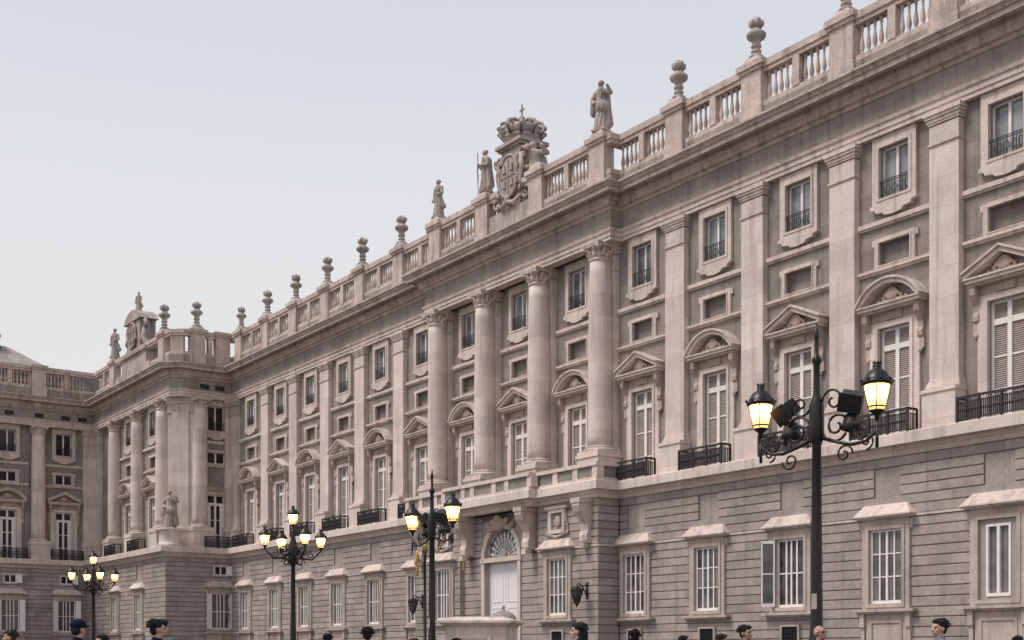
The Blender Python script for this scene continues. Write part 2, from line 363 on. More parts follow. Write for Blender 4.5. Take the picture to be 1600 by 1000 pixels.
    # triangular
    b = MB(); cornice2(b); ap = 17.62
    for s in (-1, 1):
        q = [(s * W_, 16.652), (0, ap - .2), (0, ap), (s * W_, 16.83)]
        if s < 0: q = q[::-1]
        b.prism(q[::-1], -.6, 0)
        q = [(s * (W_ + .06), 16.831), (0, ap + .001), (0, ap + .1), (s * (W_ + .06), 16.92)]
        if s < 0: q = q[::-1]
        b.prism(q[::-1], -.7, 0)
    S['ped_tri'] = b.mesh('triangular_pediment', 'trim')
    b = MB(); b.prism([(-W_ + .1, 16.651), (W_ - .1, 16.651), (0, ap - .19)], -.08, 0)
    S['tymp_tri'] = b.mesh('tympanum', 'frieze')
    # segmental
    b = MB(); cornice2(b)
    def arc(r0, r1, y0, k=14):
        zc = 17.62 - 1.75
        half = math.asin(min(1, 1.66 / 1.75)) * .99
        for i in range(k):
            t0 = -half + 2 * half * i / k; t1 = -half + 2 * half * (i + 1) / k
            q = [(r0 * math.sin(t0), max(16.652, zc + r0 * math.cos(t0) )), (r0 * math.sin(t1), max(16.652, zc + r0 * math.cos(t1))), (r1 * math.sin(t1), max(16.66, zc + r1 * math.cos(t1))), (r1 * math.sin(t0), max(16.66, zc + r1 * math.cos(t0)))]
            b.prism(q, y0, 0)
    # flattened arc: centre well below the cornice
    def arc2(dr0, dr1, y0, wx, k=14):
        rise = .98; r = (wx * wx + rise * rise) / (2 * rise); zc = 16.652 + rise - r; half = math.asin(wx / r)
        for i in range(k):
            t0 = -half + 2 * half * i / k; t1 = -half + 2 * half * (i + 1) / k
            A = lambda rr, t: (rr * math.sin(t), max(16.652, zc + rr * math.cos(t)))
            b.prism([A(r + dr0, t0), A(r + dr0, t1), A(r + dr1, t1), A(r + dr1, t0)], y0, 0)
    arc2(-.18, 0, -.6, W_); arc2(.001, .09, -.7, W_)
    S['ped_seg'] = b.mesh('segmental_pediment', 'trim')
    b = MB(); pts = []
    rise = .85; wx = W_ - .12; r = (wx * wx + rise * rise) / (2 * rise); zc = 16.651 + rise - r; half = math.asin(wx / r)
    b.prism([(-wx, 16.651), (wx, 16.651)] + [(r * math.sin(t), zc + r * math.cos(t)) for t in np.linspace(half * .98, -half * .98, 12)], -.08, 0)
    S['tymp_seg'] = b.mesh('tympanum', 'wall')
    # carved shell with side scrolls
    pr = [('e', (0, -.28, 16.98), (.2, .12, .24))]
    for s in (-1, 1):
        for k in range(3): pr.append(('c', (0, -.3, 16.8), .07, (s * (.14 + .1 * k), -.3, 17.22 - .1 * k), .075))
        pr.append(('c', (s * .2, -.25, 16.78), .07, (s * .7, -.24, 16.76), .05)); pr.append(('e', (s * .72, -.26, 16.8), (.1, .06, .09)))
        pr.append(('e', (s * .45, -.26, 16.93), (.12, .06, .08)))
    pr.append(('c', (0, -.3, 16.8), .07, (0, -.3, 17.28), .07))
    S['carving'] = sculpt('carved_shell', pr, .035, 'warm', 1)
    # french window joinery
    b = MB(); a, z0, z1 = DOOR; T = 14.84
    b.ring(-a, a, z0, z1, -a + .12, a - .12, z0 + .12, z1 - .11, .1, .2); b.box(-.095, .095, .09, .2, z0 + .12, z1 - .11); b.box(-a + .12, a - .12, .095, .2, T - .12, T + .12)
    S['door_sash'] = b.mesh('french_window_frame', 'paint')
    ZS = [z0 + .12, 12.15, 13.45, T - .1]
    b = MB()
    for s in (-1, 1):
        x0, x1 = sorted((s * .075, s * (a - .1)))
        for z in ZS[1:3]: b.box(x0, x1, .125, .185, z - .03, z + .03)
    S['door_bars'] = b.mesh('glazing_bar', 'paint')
    pw = a - .175
    rows = [(z0 + .12, 12.12), (12.18, 13.42), (13.48, T - .1), (T + .1, z1 - .09)]
    def louvre(b, x0, x1, p, q):
        b.box(x0, x1, .19, .198, p, q); n_ = max(2, round((q - p) / .085))
        for i in range(n_):
            z = p + (q - p) * (i + .5) / n_; h = (q - p) / n_
            b.add([(x0, .15, z - h * .42), (x1, .15, z - h * .42), (x1, .185, z + h * .42), (x0, .185, z + h * .42), (x0, .16, z - h * .5), (x1, .16, z - h * .5)], [(0, 1, 2, 3), (4, 5, 1, 0), (3, 2, 5, 4)])
        return b
    for k, (p, q) in enumerate(rows):
        S[f'door_pane{k}'] = louvre(MB(), 0, pw, p, q).mesh('louvre_panel', 'louvre'); S[f'door_pane_dark{k}'] = MB().box(0, pw, .165, .175, p, q).mesh('door_pane', 'glass_dark')
    b = MB(); bl_ = MB()
    for s in (-1, 1):
        x0, x1 = sorted((s * .075, s * (a - .1)))
        for p, q in ((z0 + .12, T - .1), (T + .1, z1 - .09)): b.box(x0, x1, .165, .175, p, q); louvre(bl_, x0, x1, p, q)
    S['door_glass'] = bl_.mesh('louvre_panel', 'louvre'); S['door_glass_dark'] = b.mesh('door_glass', 'glass_dark')
    # white inside shutters of the wing's doors: narrow dark slots between
    b = MB()
    for s in (-1, 1): x0, x1 = sorted((s * .42, s * (a - .1))); b.box(x0, x1, .1, .16, z0 + .12, T - .1)
    S['inner_shutter'] = b.mesh('inner_shutter', 'paint')
    # iron balcony: rails and posts, then the bar panel
    b = MB(); hw, yf, yb = 1.5, -1.17, -.55
    for z, t in ((11.8, .045), (11.6, .02), (10.93, .025)):
        b.box(-hw, hw, yf - t, yf + t, z - t, z + t)
        for s in (-1, 1): x0, x1 = sorted((s * (hw - t), s * (hw + t))); b.box(x0, x1, yf, yb, z - t + .001, z + t - .001)
    for x in (-hw, -.5, .5, hw): b.box(x - .045, x + .045, yf - .045, yf + .045, 10.85, 11.86)
    for s in (-1, 1): b.box(s * hw - .035, s * hw + .035, yb - .035, yb + .035, 10.85, 11.8)
    S['balcony_frame'] = b.mesh('balcony_frame', 'rail')
    b = MB()
    for i in range(34):
        x = -hw + 2 * hw * (i + .5) / 34
        b.box(x - .022, x + .022, yf - .017, yf + .017, 10.93, 11.6)
        b.ball((x, yf, 11.28), (.04, .04, .12), 5, 4)
    for s in (-1, 1):
        for i in range(5): y = yf + (yb - yf) * (i + .5) / 5; b.box(s * hw - .017, s * hw + .017, y - .017, y + .017, 10.93, 11.6)
    for i in range(12):
        cx = -hw + 2 * hw * (i + .5) / 12; b.tube([(cx + .07 * math.cos(t), yf, 11.7 + .07 * math.sin(t)) for t in np.linspace(0, 2 * math.pi, 9)], .012, 4)
    S['balcony_bars'] = b.mesh('balcony_bars', 'rail')
    # ground storey window
    b = MB(); a, z0, z1 = LOWW
    b.ring(-1.24, 1.24, 3.52, 7.36, -a, a, z0, z1, -.72, -.4); b.ring(-a - .16, a + .16, z0 - .16, z1 + .17, -a, a, z0, z1, -.77, -.71)
    b.box(-1.36, -1.242, -.68, -.5, 6.9, 7.3); b.box(1.242, 1.36, -.68, -.5, 6.9, 7.3)
    S['low_surround'] = b.mesh('ground_window_surround', 'lowtrim')
    b = MB(); b.taper(-1.5, 1.5, -1.02, -.5, 7.52, -1.12, 1.12, -.72, -.5, 7.98); b.box(-1.55, 1.55, -1.07, -.5, 7.46, 7.52); b.box(-1.5, 1.5, -1.0, -.5, 7.41, 7.46); b.box(-1.4, 1.4, -.86, -.5, 7.362, 7.41)
    S['hood'] = b.mesh('window_hood', 'trim')
    b = MB(); b.box(-1.6, 1.6, -.95, -.5, 3.40, 3.519); b.box(-1.45, 1.45, -.84, -.5, 3.32, 3.40); S['sill'] = b.mesh('window_sill', 'lowtrim')
    b = MB(); b.box(-1.05, 1.05, -.66, -.5, 1.5, 3.32)
    for s in (-1, 1): b.box(s * 1.2 - .12, s * 1.2 + .12, -.8, -.5, 2.75, 3.32); b.box(s * 1.2 - .09, s * 1.2 + .09, -.72, -.5, 1.5, 2.75)
    b.ring(-.85, .85, 1.6, 3.05, -.72, .72, 1.7, 2.92, -.71, -.655)
    S['low_apron'] = b.mesh('window_apron_panel', 'lowtrim')
    b = MB(); b.ring(-.58, .58, 1.45, 2.95, -.48, .48, 1.5, 2.86, -.74, -.62); S['vent_frame'] = b.mesh('basement_opening_frame', 'lowtrim')
    b = MB(); b.box(-.48, .48, -.665, -.655, 1.5, 2.86)
    for i in range(7): x = -.48 + .96 * (i + .5) / 7; b.box(x - .012, x + .012, -.7, -.67, 1.5, 2.86)
    for z in (1.9, 2.4): b.box(-.48, .48, -.705, -.685, z - .015, z + .015)
    S['vent'] = b.mesh('basement_grille', 'iron')
    # joinery of the ground windows, three kinds
    y0, y1 = -.6, -.52
    def low(kind):
        b = MB(); b.ring(-a, a, z0, z1, -a + .1, a - .1, z0 + .14, z1 - .1, y0, y1)
        if kind == 'grid':
            xs = [-.38, 0, .38]; zs = [4.9, 5.88]
            for x in xs: t = .05 if x == 0 else .035; b.box(x - t, x + t, y0 - .01 * (x == 0), y1, z0 + .14, z1 - .1)
            for i, (p, q) in enumerate(((-a + .1, -.415), (-.345, -.05), (.05, .345), (.415, a - .1))):
                for z in zs: b.box(p, q, y0 + .02, y1, z - .025, z + .025)
        elif kind == 'three':
            for x in (-.3, .0, .34): b.box(x - .045, x + .045, y0, y1, z0 + .14, z1 - .1)
            b.box(-a + .1, -.345, y0 + .02, y1, 5.3, 5.36); b.box(.385, a - .1, y0 + .02, y1, 5.3, 5.36); b.box(-.255, -.045, y0 + .02, y1, 5.3, 5.36); b.box(.045, .295, y0 + .02, y1, 5.3, 5.36)
        return b.mesh('ground_window_frame', 'paint')
    S['low_grid'] = low('grid'); S['low_three'] = low('three')
    b = MB(); b.ring(-a, a, z0, z1, -.55, .55, z0 + .12, z1 - .2, y0 - .02, y1); S['low_dull'] = b.mesh('ground_window_frame', 'dullpaint')
    b = MB(); b.ring(-.55, .55, z0 + .12, z1 - .2, -.45, .45, z0 + .25, z1 - .3, y0 - .06, y1 + .03); b.box(-.06, .06, y0 - .07, y1 + .03, z0 + .25, z1 - .3); S['low_casement'] = b.mesh('casement', 'paint')
    S['low_glass'] = MB().box(-a + .1, a - .1, y1 - .03, y1 - .02, z0 + .14, z1 - .1).mesh('ground_window_glass', 'glass_low')
    S['low_glass2'] = MB().box(-.45, .45, y1 - .01, y1, z0 + .25, z1 - .3).mesh('ground_window_glass', 'glass_low')
    for r_, (p, q) in enumerate(((z0 + .14, 4.875), (4.925, 5.855), (5.905, z1 - .1))):
        for c, (s0, s1) in enumerate(((-a + .1, -.415), (-.345, -.05), (.05, .345), (.415, a - .1))):
            S[f'low_pane{c}{r_}'] = MB().box(s0, s1, y1 - .03, y1 - .02, p, q).mesh('ground_pane', 'glass_low')
    # opened outer leaf, hinged at the left jamb
    b = MB(); lw = .62; b.ring(0, lw, z0 + .05, z1 - .05, .07, lw - .07, z0 + .2, z1 - .18, -.025, .025); b.box(.07, lw - .07, -.02, .02, 5.3, 5.36); S['open_leaf'] = b.mesh('open_leaf', 'paint')
    S['open_leaf_pane'] = MB().box(.07, lw - .07, -.006, .006, z0 + .2, z1 - .18).mesh('leaf_pane', 'glass_low')
    S['shutter'] = MB().ring(0, .5, z0 + .05, z1 - .05, .06, .44, z0 + .15, z1 - .15, -.03, .03).box(.06, .44, -.02, .02, z0 + .15, z1 - .15).mesh('shutter', 'paint')
    b = MB(); b.ring(-.72, .72, 8.35, 9.45, -.58, .58, 8.5, 9.32, -.68, -.56); S['gm_frame'] = b.mesh('ground_mezzanine_frame', 'lowtrim')
    b = MB(); b.ring(-.58, .58, 8.5, 9.32, -.5, .5, 8.58, 9.25, -.645, -.6); b.box(-.06, .06, -.65, -.6, 8.58, 9.25); S['gm_sash'] = b.mesh('ground_mezzanine_sash', 'paint')
    S['gm_pane'] = MB().box(0, .44, -.62, -.61, 8.58, 9.25).mesh('ground_mezzanine_pane', 'glass_dark')
    S['gm_shutter'] = MB().ring(0, .52, 8.5, 9.32, .06, .46, 8.58, 9.25, -.02, .02).box(.06, .46, -.012, .012, 8.58, 9.25).mesh('ground_mezzanine_shutter', 'paint')
    return S
S = build_shared()
SEG = {}
def bay(fr, uc, du, tri, near, dark=False, low='grid', vent=False, mezz=False, iron=True, ground=True, upper=True, apron=True, gfr=None, ped=True, gmezz=False):
    gfr = gfr or fr
    du0, du1 = du                                # string courses run between the neighbouring orders
    if upper:
        o = part('top_window', S['top_surround'], fr, uc)
        sub('window_apron', S['apron'], o); sub('window_guard', S['guard'], o); sub('window_sash', S['top_sash'], o)
        pm = S['top_pane_dark'] if dark else S['top_pane']
        for s in (-TOPW[0] + .08, .06): sub('pane', pm, o, (s, 0, 0))
        for z0, z1, d in ((20.12, 20.4, .17), (18.1, 18.316, .2)):
            b = MB(); b.box(du0 - uc, du1 - uc, -d, 0, z0 + .09, z1); b.box(du0 - uc, du1 - uc, -d * .55, 0, z0, z0 + .09); part('string_course', b.mesh('string_course', 'trim'), fr, uc)
        o = part('mezzanine_window' if mezz else 'blind_panel', S['blind_surround'], fr, uc)
        if mezz:
            sub('window_sash', S['mezz_sash'], o)
            for s in (-BLIND[0] + .07, .07): sub('pane', S['mezz_pane'], o, (s, 0, 0))
        if ped:
            o = part('pediment', S['ped_tri' if tri else 'ped_seg'], fr, uc); sub('tympanum', S['tymp_tri' if tri else 'tymp_seg'], o); sub('carved_shell', S['carving'], o)
            sub('pediment_frieze', S['door_frieze'], o)
            for s in (-1, 1): sub('console', S['console'], o, (s * 1.36, 0, 0))
        else:
            part('door_frieze', S['door_frieze'], fr, uc)
        o = part('french_window', S['door_surround'], fr, uc); sub('window_frame', S['door_sash'], o); sub('glazing_bars', S['door_bars'], o)['kind'] = 'stuff'
        if near:
            for s in (-DOOR[0] + .1, .075):
                for k in range(4): sub('pane' if dark else 'louvre_panel', S[('door_pane_dark' if dark else 'door_pane') + str(k)], o, (s, 0, 0))
        else: sub('pane' if dark else 'louvre_panel', S['door_glass_dark' if dark else 'door_glass'], o)['kind'] = 'stuff'
        if dark: sub('inner_shutter', S['inner_shutter'], o)
        if iron:
            o = part('balcony', S['balcony_frame'], gfr, uc); sub('balcony_bars', S['balcony_bars'], o)['kind'] = 'stuff'
    if gmezz:
        o = part('ground_mezzanine_window', S['gm_frame'], gfr, uc); sub('window_sash', S['gm_sash'], o)
        for x in (-.5, .06): sub('pane', S['gm_pane'], o, (x, 0, 0))
        l = sub('shutter', S['gm_shutter'], o, (.58, -.7, 0)); l.rotation_euler[2] = R(-20)
    if ground:
        o = part('ground_window', S['low_surround'], gfr, uc); sub('window_hood', S['hood'], o); sub('window_sill', S['sill'], o)
        if apron: sub('apron_panel', S['low_apron'], o)
        if vent: sub('basement_frame', S['vent_frame'], o); sub('basement_grille', S['vent'], o)
        if low == 'dull':
            sub('window_frame', S['low_dull'], o); sub('casement', S['low_casement'], o); sub('pane', S['low_glass2'], o)
        else:
            sub('window_frame', S['low_grid' if low == 'grid' else 'low_three'], o)
            if near and low == 'grid':
                for c in range(4):
                    for r_ in range(3): sub('pane', S[f'low_pane{c}{r_}'], o)
            else: sub('pane', S['low_glass'], o)
        if low == 'open':
            l = sub('open_leaf', S['open_leaf'], o, (-LOWW[0] + .02, -.8, 0)); l.rotation_euler[2] = R(-138)
            l2 = sub('leaf_pane', S['open_leaf_pane'], o, (-LOWW[0] + .02, -.8, 0)); l2.rotation_euler[2] = R(-138)
        if low == 'shutters':
            for s in (-1, 1):
                l = sub('shutter', S['shutter'], o, (s * LOWW[0], -.8, 0)); l.rotation_euler[2] = R(-165 if s < 0 else -15)
# ---------- orders
def pilaster_mesh(hw=.71):
    b = MB(); b.box(-hw, hw, -.35, .02, Z_PED + .38, Z_CAP); me = b.mesh('pilaster', 'pale')
    c = MB(); c.box(-hw - .05, hw + .05, -.41, .02, Z_CAP, Z_CAP + .1); c.box(-hw, hw, -.355, .02, Z_CAP + .1, Z_CAP + .82)
    for z0, z1, d in ((.86, .96, .05), (.96, 1.1, .09), (1.1, 1.22, .15), (1.22, 1.4, .2)): c.box(-hw - d, hw + d, -.35 - d, .02, Z_CAP + z0, Z_CAP + z1)
    base = MB()
    for z0, z1, d in ((0, .16, .12), (.16, .28, .08), (.28, .38, .04)): base.box(-hw - d, hw + d, -.35 - d, .02, Z_PED + z0, Z_PED + z1)
    p = MB(); p.box(-hw - .1, hw + .1, -.72, .02, Z_LED - .02, Z_PED - .16); p.box(-hw - .15, hw + .15, -.78, .02, Z_PED - .16, Z_PED - .08); p.box(-hw - .12, hw + .12, -.74, .02, Z_PED - .08, Z_PED)
    return me, c.mesh('pilaster_capital', 'trim'), base.mesh('pilaster_base', 'pale'), p.mesh('pilaster_pedestal', 'pale')
PM = pilaster_mesh()
def pilaster(fr, u, ped=True):
    o = part('pilaster', PM[0], fr, u); sub('capital', PM[1], o); sub('base', PM[2], o)
    if ped: sub('pedestal', PM[3], o)
def column_meshes():
    r = .68
    prof = [(r, Z_PED + .45)] + [(r - .09 * max(0, t - .3) ** 1.6 / .7 ** 1.6, Z_PED + .45 + t * (Z_CAP + .62 - Z_PED - .45)) for t in np.linspace(.05, 1, 12)]
    sh = MB().lathe(prof, 28)
    ba = MB(); ba.box(-.92, .92, -.92, .92, Z_PED, Z_PED + .17)
    ba.lathe([(.9, Z_PED + .17), (.95, Z_PED + .22), (.9, Z_PED + .28), (.79, Z_PED + .31), (.77, Z_PED + .36), (.82, Z_PED + .39), (.76, Z_PED + .44), (.69, Z_PED + .46)], 28)
    # composite capital: bell with two rows of leaves, corner volutes and a hollow-sided abacus
    z = 0.0; pr = []
    for k in range(8):
        a = 2 * math.pi * k / 8
        for (r0, r1, z0, z1, off) in ((.62, .78, z + .05, z + .5, 0), (.62, .84, z + .3, z + .88, math.pi / 8)):
            ca, sa = math.cos(a + off), math.sin(a + off)
            pr.append(('c', (r0 * ca, r0 * sa, z0), .12, (r1 * ca, r1 * sa, z1), .1)); pr.append(('e', ((r1 + .06) * ca, (r1 + .06) * sa, z1 - .02), (.11, .11, .09)))
    for k in range(4):
        a = math.pi / 4 + k * math.pi / 2; ca, sa = math.cos(a), math.sin(a)
        pr.append(('c', (.6 * ca, .6 * sa, z + .75), .1, (1.02 * ca, 1.02 * sa, z + 1.05), .1)); pr.append(('e', (1.04 * ca, 1.04 * sa, z + .98), (.2, .2, .2)))
    pr.append(('c', (0, 0, z), .58, (0, 0, z + 1.1), .66))
    cp = sculpt('column_capital', pr, .045, 'trim', 1, lambda co: co * np.array([.88, .88, .52]) + np.array([0, 0, Z_CAP + .62]))
    z = Z_CAP + .39 - .39
    ab = MB(); k = 6; P = []
    for q in range(4):
        a0 = math.pi / 4 + q * math.pi / 2; p0 = Vector((1.22 * math.cos(a0), 1.22 * math.sin(a0))); p1 = Vector((1.22 * math.cos(a0 + math.pi / 2), 1.22 * math.sin(a0 + math.pi / 2)))
        for i in range(k):
            t = i / k; p = p0.lerp(p1, t); d = (p0 + p1).normalized(); P.append(p - d * .14 * math.sin(math.pi * t))
    n_ = len(P); ab.add([(p.x * .92, p.y * .92, z + 1.21) for p in P] + [(p.x * .97, p.y * .97, z + 1.4) for p in P], [tuple(range(n_ - 1, -1, -1)), tuple(range(n_, 2 * n_))] + [(i, (i + 1) % n_, (i + 1) % n_ + n_, i + n_) for i in range(n_)])
    z += .62; lt = MB(); lt.lathe([(.60, z - .16), (.65, z - .12), (.65, z - .06), (.60, z - .02)], 24)
    pd = MB(); pd.box(-.92, .92, -.92, .92, Z_LED - .02, Z_PED - .2); pd.box(-.99, .99, -.99, .99, Z_PED - .2, Z_PED - .001); pd.box(-.97, .97, -.97, .97, Z_LED - .02, Z_LED + .2)
    return sh.mesh('column_shaft', 'pale'), ba.mesh('column_base', 'pale'), cp, ab.mesh('column_abacus', 'trim'), lt.mesh('column_astragal', 'trim'), pd.mesh('column_pedestal', 'pale')
CM = column_meshes()
def column(fr, u, w_out, ped=True):
    o = obj('column', CM[0], palace, fr.p(u, 0, -w_out), fr.rz)
    for nme, me in zip(('base', 'capital', 'abacus', 'astragal'), CM[1:5]): sub(nme, me, o)
    if ped: sub('pedestal', CM[5], o)
# ---------- upper walls
edges_R = [CCOL[3]] + PIL_R
edges_L = [-107.0] + PIL_L[::-1] + [CCOL[0]]
bays = []                                        # (centre, string-course limits)
for a, b_ in zip(edges_L, edges_L[1:]): bays.append(((a + b_) / 2 if a > -107 else -103.35, (a + .71, b_ - .71)))
for a, b_ in zip(CCOL, CCOL[1:]): bays.append(((a + b_) / 2, (a + .8, b_ - .8)))
for a, b_ in zip(edges_R, edges_R[1:]): bays.append(((a + b_) / 2, (a + .71, b_ - .71)))
holes = [h for uc, _ in bays for h in bay_holes(uc)]
part('main_wall', wall_mesh(RX, RIGHT_END, Z_LED - .5, Z_ARC + 2.2, holes).mesh('main_wall', 'wall'), FM, 0)
# solid body behind the facades (keeps daylight from leaking through)
b = MB(); b.box(RX - .0, RIGHT_END, .42, 16, GZ, 26.2); part('main_range_core', b.mesh('main_range_core', 'dark'), FM, 0)
pav_b = [-120.1, -113.5]
holes = [h for uc in pav_b for h in bay_holes(uc, False)]
part('pavilion_wall', wall_mesh(WX, RX - 1.7, Z_LED - .5, Z_ARC + 2.2, holes).mesh('pavilion_wall', 'wall'), FP, 0)
ret_b = [43.45]
holes = [h for uc in ret_b for h in bay_holes(uc, False)]
part('return_wall', wall_mesh(PY + 1.7, WY, Z_LED - .5, Z_ARC + 2.2, holes).mesh('return_wall', 'wall'), FRt, 0)
b = MB(); b.add([(RX - 1.7, PY, Z_LED - .5), (RX, PY + 1.7, Z_LED - .5), (RX, PY + 1.7, Z_ARC + 2.2), (RX - 1.7, PY, Z_ARC + 2.2)], [(0, 1, 2, 3)]); obj('corner_wall', b.mesh('corner_wall', 'wall'), palace)
wing_b = [36.55, 31.2, 25.85, 20.5, 15.15]
holes = [h for uc in wing_b for h in bay_holes(uc, False)]
part('wing_wall', wall_mesh(12.5, PY, Z_LED - .5, Z_ARC + 2.2, holes).mesh('wing_wall', 'wall'), FW_, 0)
b = MB(); b.box(WX - 14, RX - 2.2, PY + .45, WY + 16, GZ, 26.2); b.box(WX - 14, WX - .45, 12.5, PY + .45, GZ, 26.2); b.box(RX - 2.2, RX - .45, PY + 2.2, WY + .4, GZ, 26.19); obj('pavilion_core', b.mesh('pavilion_core', 'dark'), palace)
# orders of the main facade
for u in PIL_R + PIL_L: pilaster(FM, u)
for u in CCOL: column(FM, u, .75); pilaster(FM, u, False)
for u in (-123.4, -116.8, -110.2): column(FP, u, .35)
column(FRt, 41.9, .25)
pilaster(FRt, 44.95); pilaster(FM, -106.7)
pilaster(FP, WX + 1.0); pilaster(FW_, PY - .75)
for y in (34.0, 28.55, 23.2, 17.8, 12.6): column(FW_, y, .45); 
# broad corner pier between the columns of the pavilion
b = MB(); q = math.sqrt(.5); c0 = Vector((RX - .85, PY + .85)); nrm = Vector((q, -q)); tg = Vector((q, q))
def cpier(b, hw, d0, d1, z0, z1):
    ps = [c0 + tg * s * hw + nrm * d for s, d in ((-1, d1), (1, d1), (1, d0), (-1, d0))]
    b.add([(p.x, p.y, z0) for p in ps] + [(p.x, p.y, z1) for p in ps], [(3, 2, 1, 0), (4, 5, 6, 7), (0, 1, 5, 4), (1, 2, 6, 5), (2, 3, 7, 6), (3, 0, 4, 7)])
cpier(b, 1.2, -.3, .42, Z_PED + .3, Z_CAP + .1); cpier(b, .8, .42, .56, Z_PED + .3, Z_CAP + .099); pier = obj('corner_pier', b.mesh('corner_pier', 'pale'), palace)
b = MB(); cpier(b, 1.26, -.3, .56, Z_CAP + .1, Z_CAP + .2); cpier(b, 1.2, -.3, .505, Z_CAP + .2, Z_CAP + .9); cpier(b, 1.3, -.3, .62, Z_CAP + .9, Z_CAP + 1.15); cpier(b, 1.4, -.3, .74, Z_CAP + 1.15, Z_CAP + 1.4); sub('capital', b.mesh('pier_capital', 'trim'), pier)
b = MB(); cpier(b, 1.35, -.3, .75, Z_LED - .02, Z_PED - .1); cpier(b, 1.42, -.3, .82, Z_PED - .1, Z_PED + .08); cpier(b, 1.28, -.3, .6, Z_PED + .08, Z_PED + .3); sub('pedestal', b.mesh('pier_pedestal', 'pale'), pier)
# bays
lows = {}
nb = len(bays)
CEN = (-66.15, -60.45)
for i, (uc, du) in enumerate(bays):
    k = nb - 1 - i                               # counted from the right end
    right = uc > -52.5
    centre = CCOL[0] < uc < CCOL[3]
    tri = (i % 2 == 1)
    near = uc > -73
    lowk = 'grid'
    if abs(uc + 40.97) < .4: lowk = 'open'
    elif abs(uc + 30.14) < .4: lowk = 'dull'
    elif uc < -73: lowk = 'three'
    vent = any(abs(uc - v) < .5 for v in (-40.97, -46.46, -51.97))
    bay(FM, uc, du, tri, near, low=lowk, vent=vent, apron=not vent, iron=not centre, ground=not centre)
GX, GY = -106.7, 38.5; HX = -129.2               # ground storey planes of return, pavilion and wing
G_P = Fr(0, GY + .6, 0); G_R = Fr(GX - .6, 0, R(90)); G_W = Fr(HX - .6, 0, R(90))
for i, uc in enumerate(pav_b): bay(FP, uc, (uc - 2.6, uc + 2.6), i % 2 == 1, False, low='three', gfr=G_P)
bay(FRt, 43.45, (42.6, 44.2), True, False, dark=True, mezz=True, low='shutters', gfr=G_R, ped=False, gmezz=True)
for i, uc in enumerate(wing_b): bay(FW_, uc, (uc - 1.95, uc + 1.95), i % 2 == 0, False, dark=True, mezz=True, low='shutters', iron=True, gfr=G_W, gmezz=True)
# ---------- entablature (three bands) and parapet, swept round the whole plan
EP = [(RIGHT_END, 44.7), (-53.55, 44.7), (-53.55, 43.98), (-72.9, 43.98), (-72.9, 44.7), (-107.2, 44.7), (-107.2, 40.1), (-108.0, 39.3), (-129.5, 39.3), (-129.5, 12.5)]
b = sweep(MB(), EP, [(-.6, Z_ARC), (.0, Z_ARC), (.0, Z_ARC + .2), (.05, Z_ARC + .2), (.05, Z_ARC + .42), (.12, Z_ARC + .46), (.16, Z_ARC + .6), (-.6, Z_ARC + .6)]); obj('architrave', b.mesh('architrave', 'trim'), palace)
b = sweep(MB(), EP, [(-.6, Z_FRZ), (.0, Z_FRZ), (.0, Z_BED), (-.6, Z_BED)]); obj('frieze', b.mesh('frieze', 'frieze'), palace)
b = sweep(MB(), EP, [(-.6, Z_BED), (.06, Z_BED), (.12, Z_BED + .1), (.12, Z_BED + .16), (.28, Z_BED + .2), (.3, Z_BED + .42), (.4, Z_BED + .54), (.4, Z_COR + .1), (.84, Z_COR + .14), (.86, Z_COR - .03), (.94, Z_COR - .03), (.94, Z_COR + .2), (1.0, Z_COR + .2), (1.03, Z_COR + .29), (1.13, Z_COR + .38), (1.17, Z_COR + .38), (1.17, Z_CYM - .02), (-.6, Z_CYM + .25)])
obj('cornice', b.mesh('cornice', 'cornice'), palace)
# small vents in the frieze of the pavilion and wing
vm = MB().ring(-.42, .42, 24.8, 25.2, -.34, .34, 24.86, 25.14, -.04, .02).box(-.34, .34, -.012, -.002, 24.86, 25.14)
vme = vm.mesh('frieze_vent', 'dark')
for u in (36.55, 34.0, 31.2, 25.85, 20.5, 38.2): obj('frieze_vent', vme, palace, (-129.5, u, 0), R(90))
for u in (42.2, 43.6): obj('frieze_vent', vme, palace, (-107.2, u, 0), R(90))
# parapet: plinth, rails, pedestals, balusters
PPATH = [(RIGHT_END, 44.95), (-53.9, 44.95), (-53.9, 44.3), (-72.5, 44.3), (-72.5, 44.95), (-107.5, 44.95), (-107.5, 40.4), (-108.3, 39.6), (-129.8, 39.6), (-129.8, 12.5)]
def band(name, o0, o1, z0, z1, mat): b = sweep(MB(), PPATH, [(o0, z0), (o1, z0), (o1, z1), (o0, z1)]); return obj(name, b.mesh(name, mat), palace)
band('parapet_plinth', -.3, .28, 26.7, 27.66, 'weathered'); band('parapet_base_rail', -.28, .22, 27.66, 27.92, 'cornice')
band('parapet_hand_rail', -.3, .24, 29.3, 29.5, 'cornice'); band('parapet_coping', -.36, .32, 29.5, 29.82, 'cornice')
bal = MB().lathe([(.1, 27.92), (.1, 28.02), (.055, 28.06), (.085, 28.16), (.115, 28.32), (.1, 28.46), (.055, 28.74), (.045, 28.96), (.075, 29.03), (.055, 29.08), (.095, 29.18), (.095, 29.3)], 8).mesh('baluster', 'cornice')
hb = MB().box(-.2, .2, -.26, .2, 27.92, 29.3).mesh('parapet_pier', 'cornice')
pd = MB(); pd.box(-.72, .72, -.4, .4, 26.42, 27.74); pd.box(-.66, .66, -.36, .36, 27.74, 29.5)
pd.box(-.74, .74, -.46, .44, 29.5, 29.66); pd.box(-.84, .84, -.55, .54, 29.66, 29.93)
pdm = pd.mesh('parapet_pedestal', 'cornice')
pc = MB(); pc.taper(-.62, .62, -.45, .45, 29.93, -.4, .4, -.36, .36, 30.18); pc.box(-.36, .36, -.33, .33, 30.18, 30.25); pcm = pc.mesh('pedestal_cap', 'cornice')
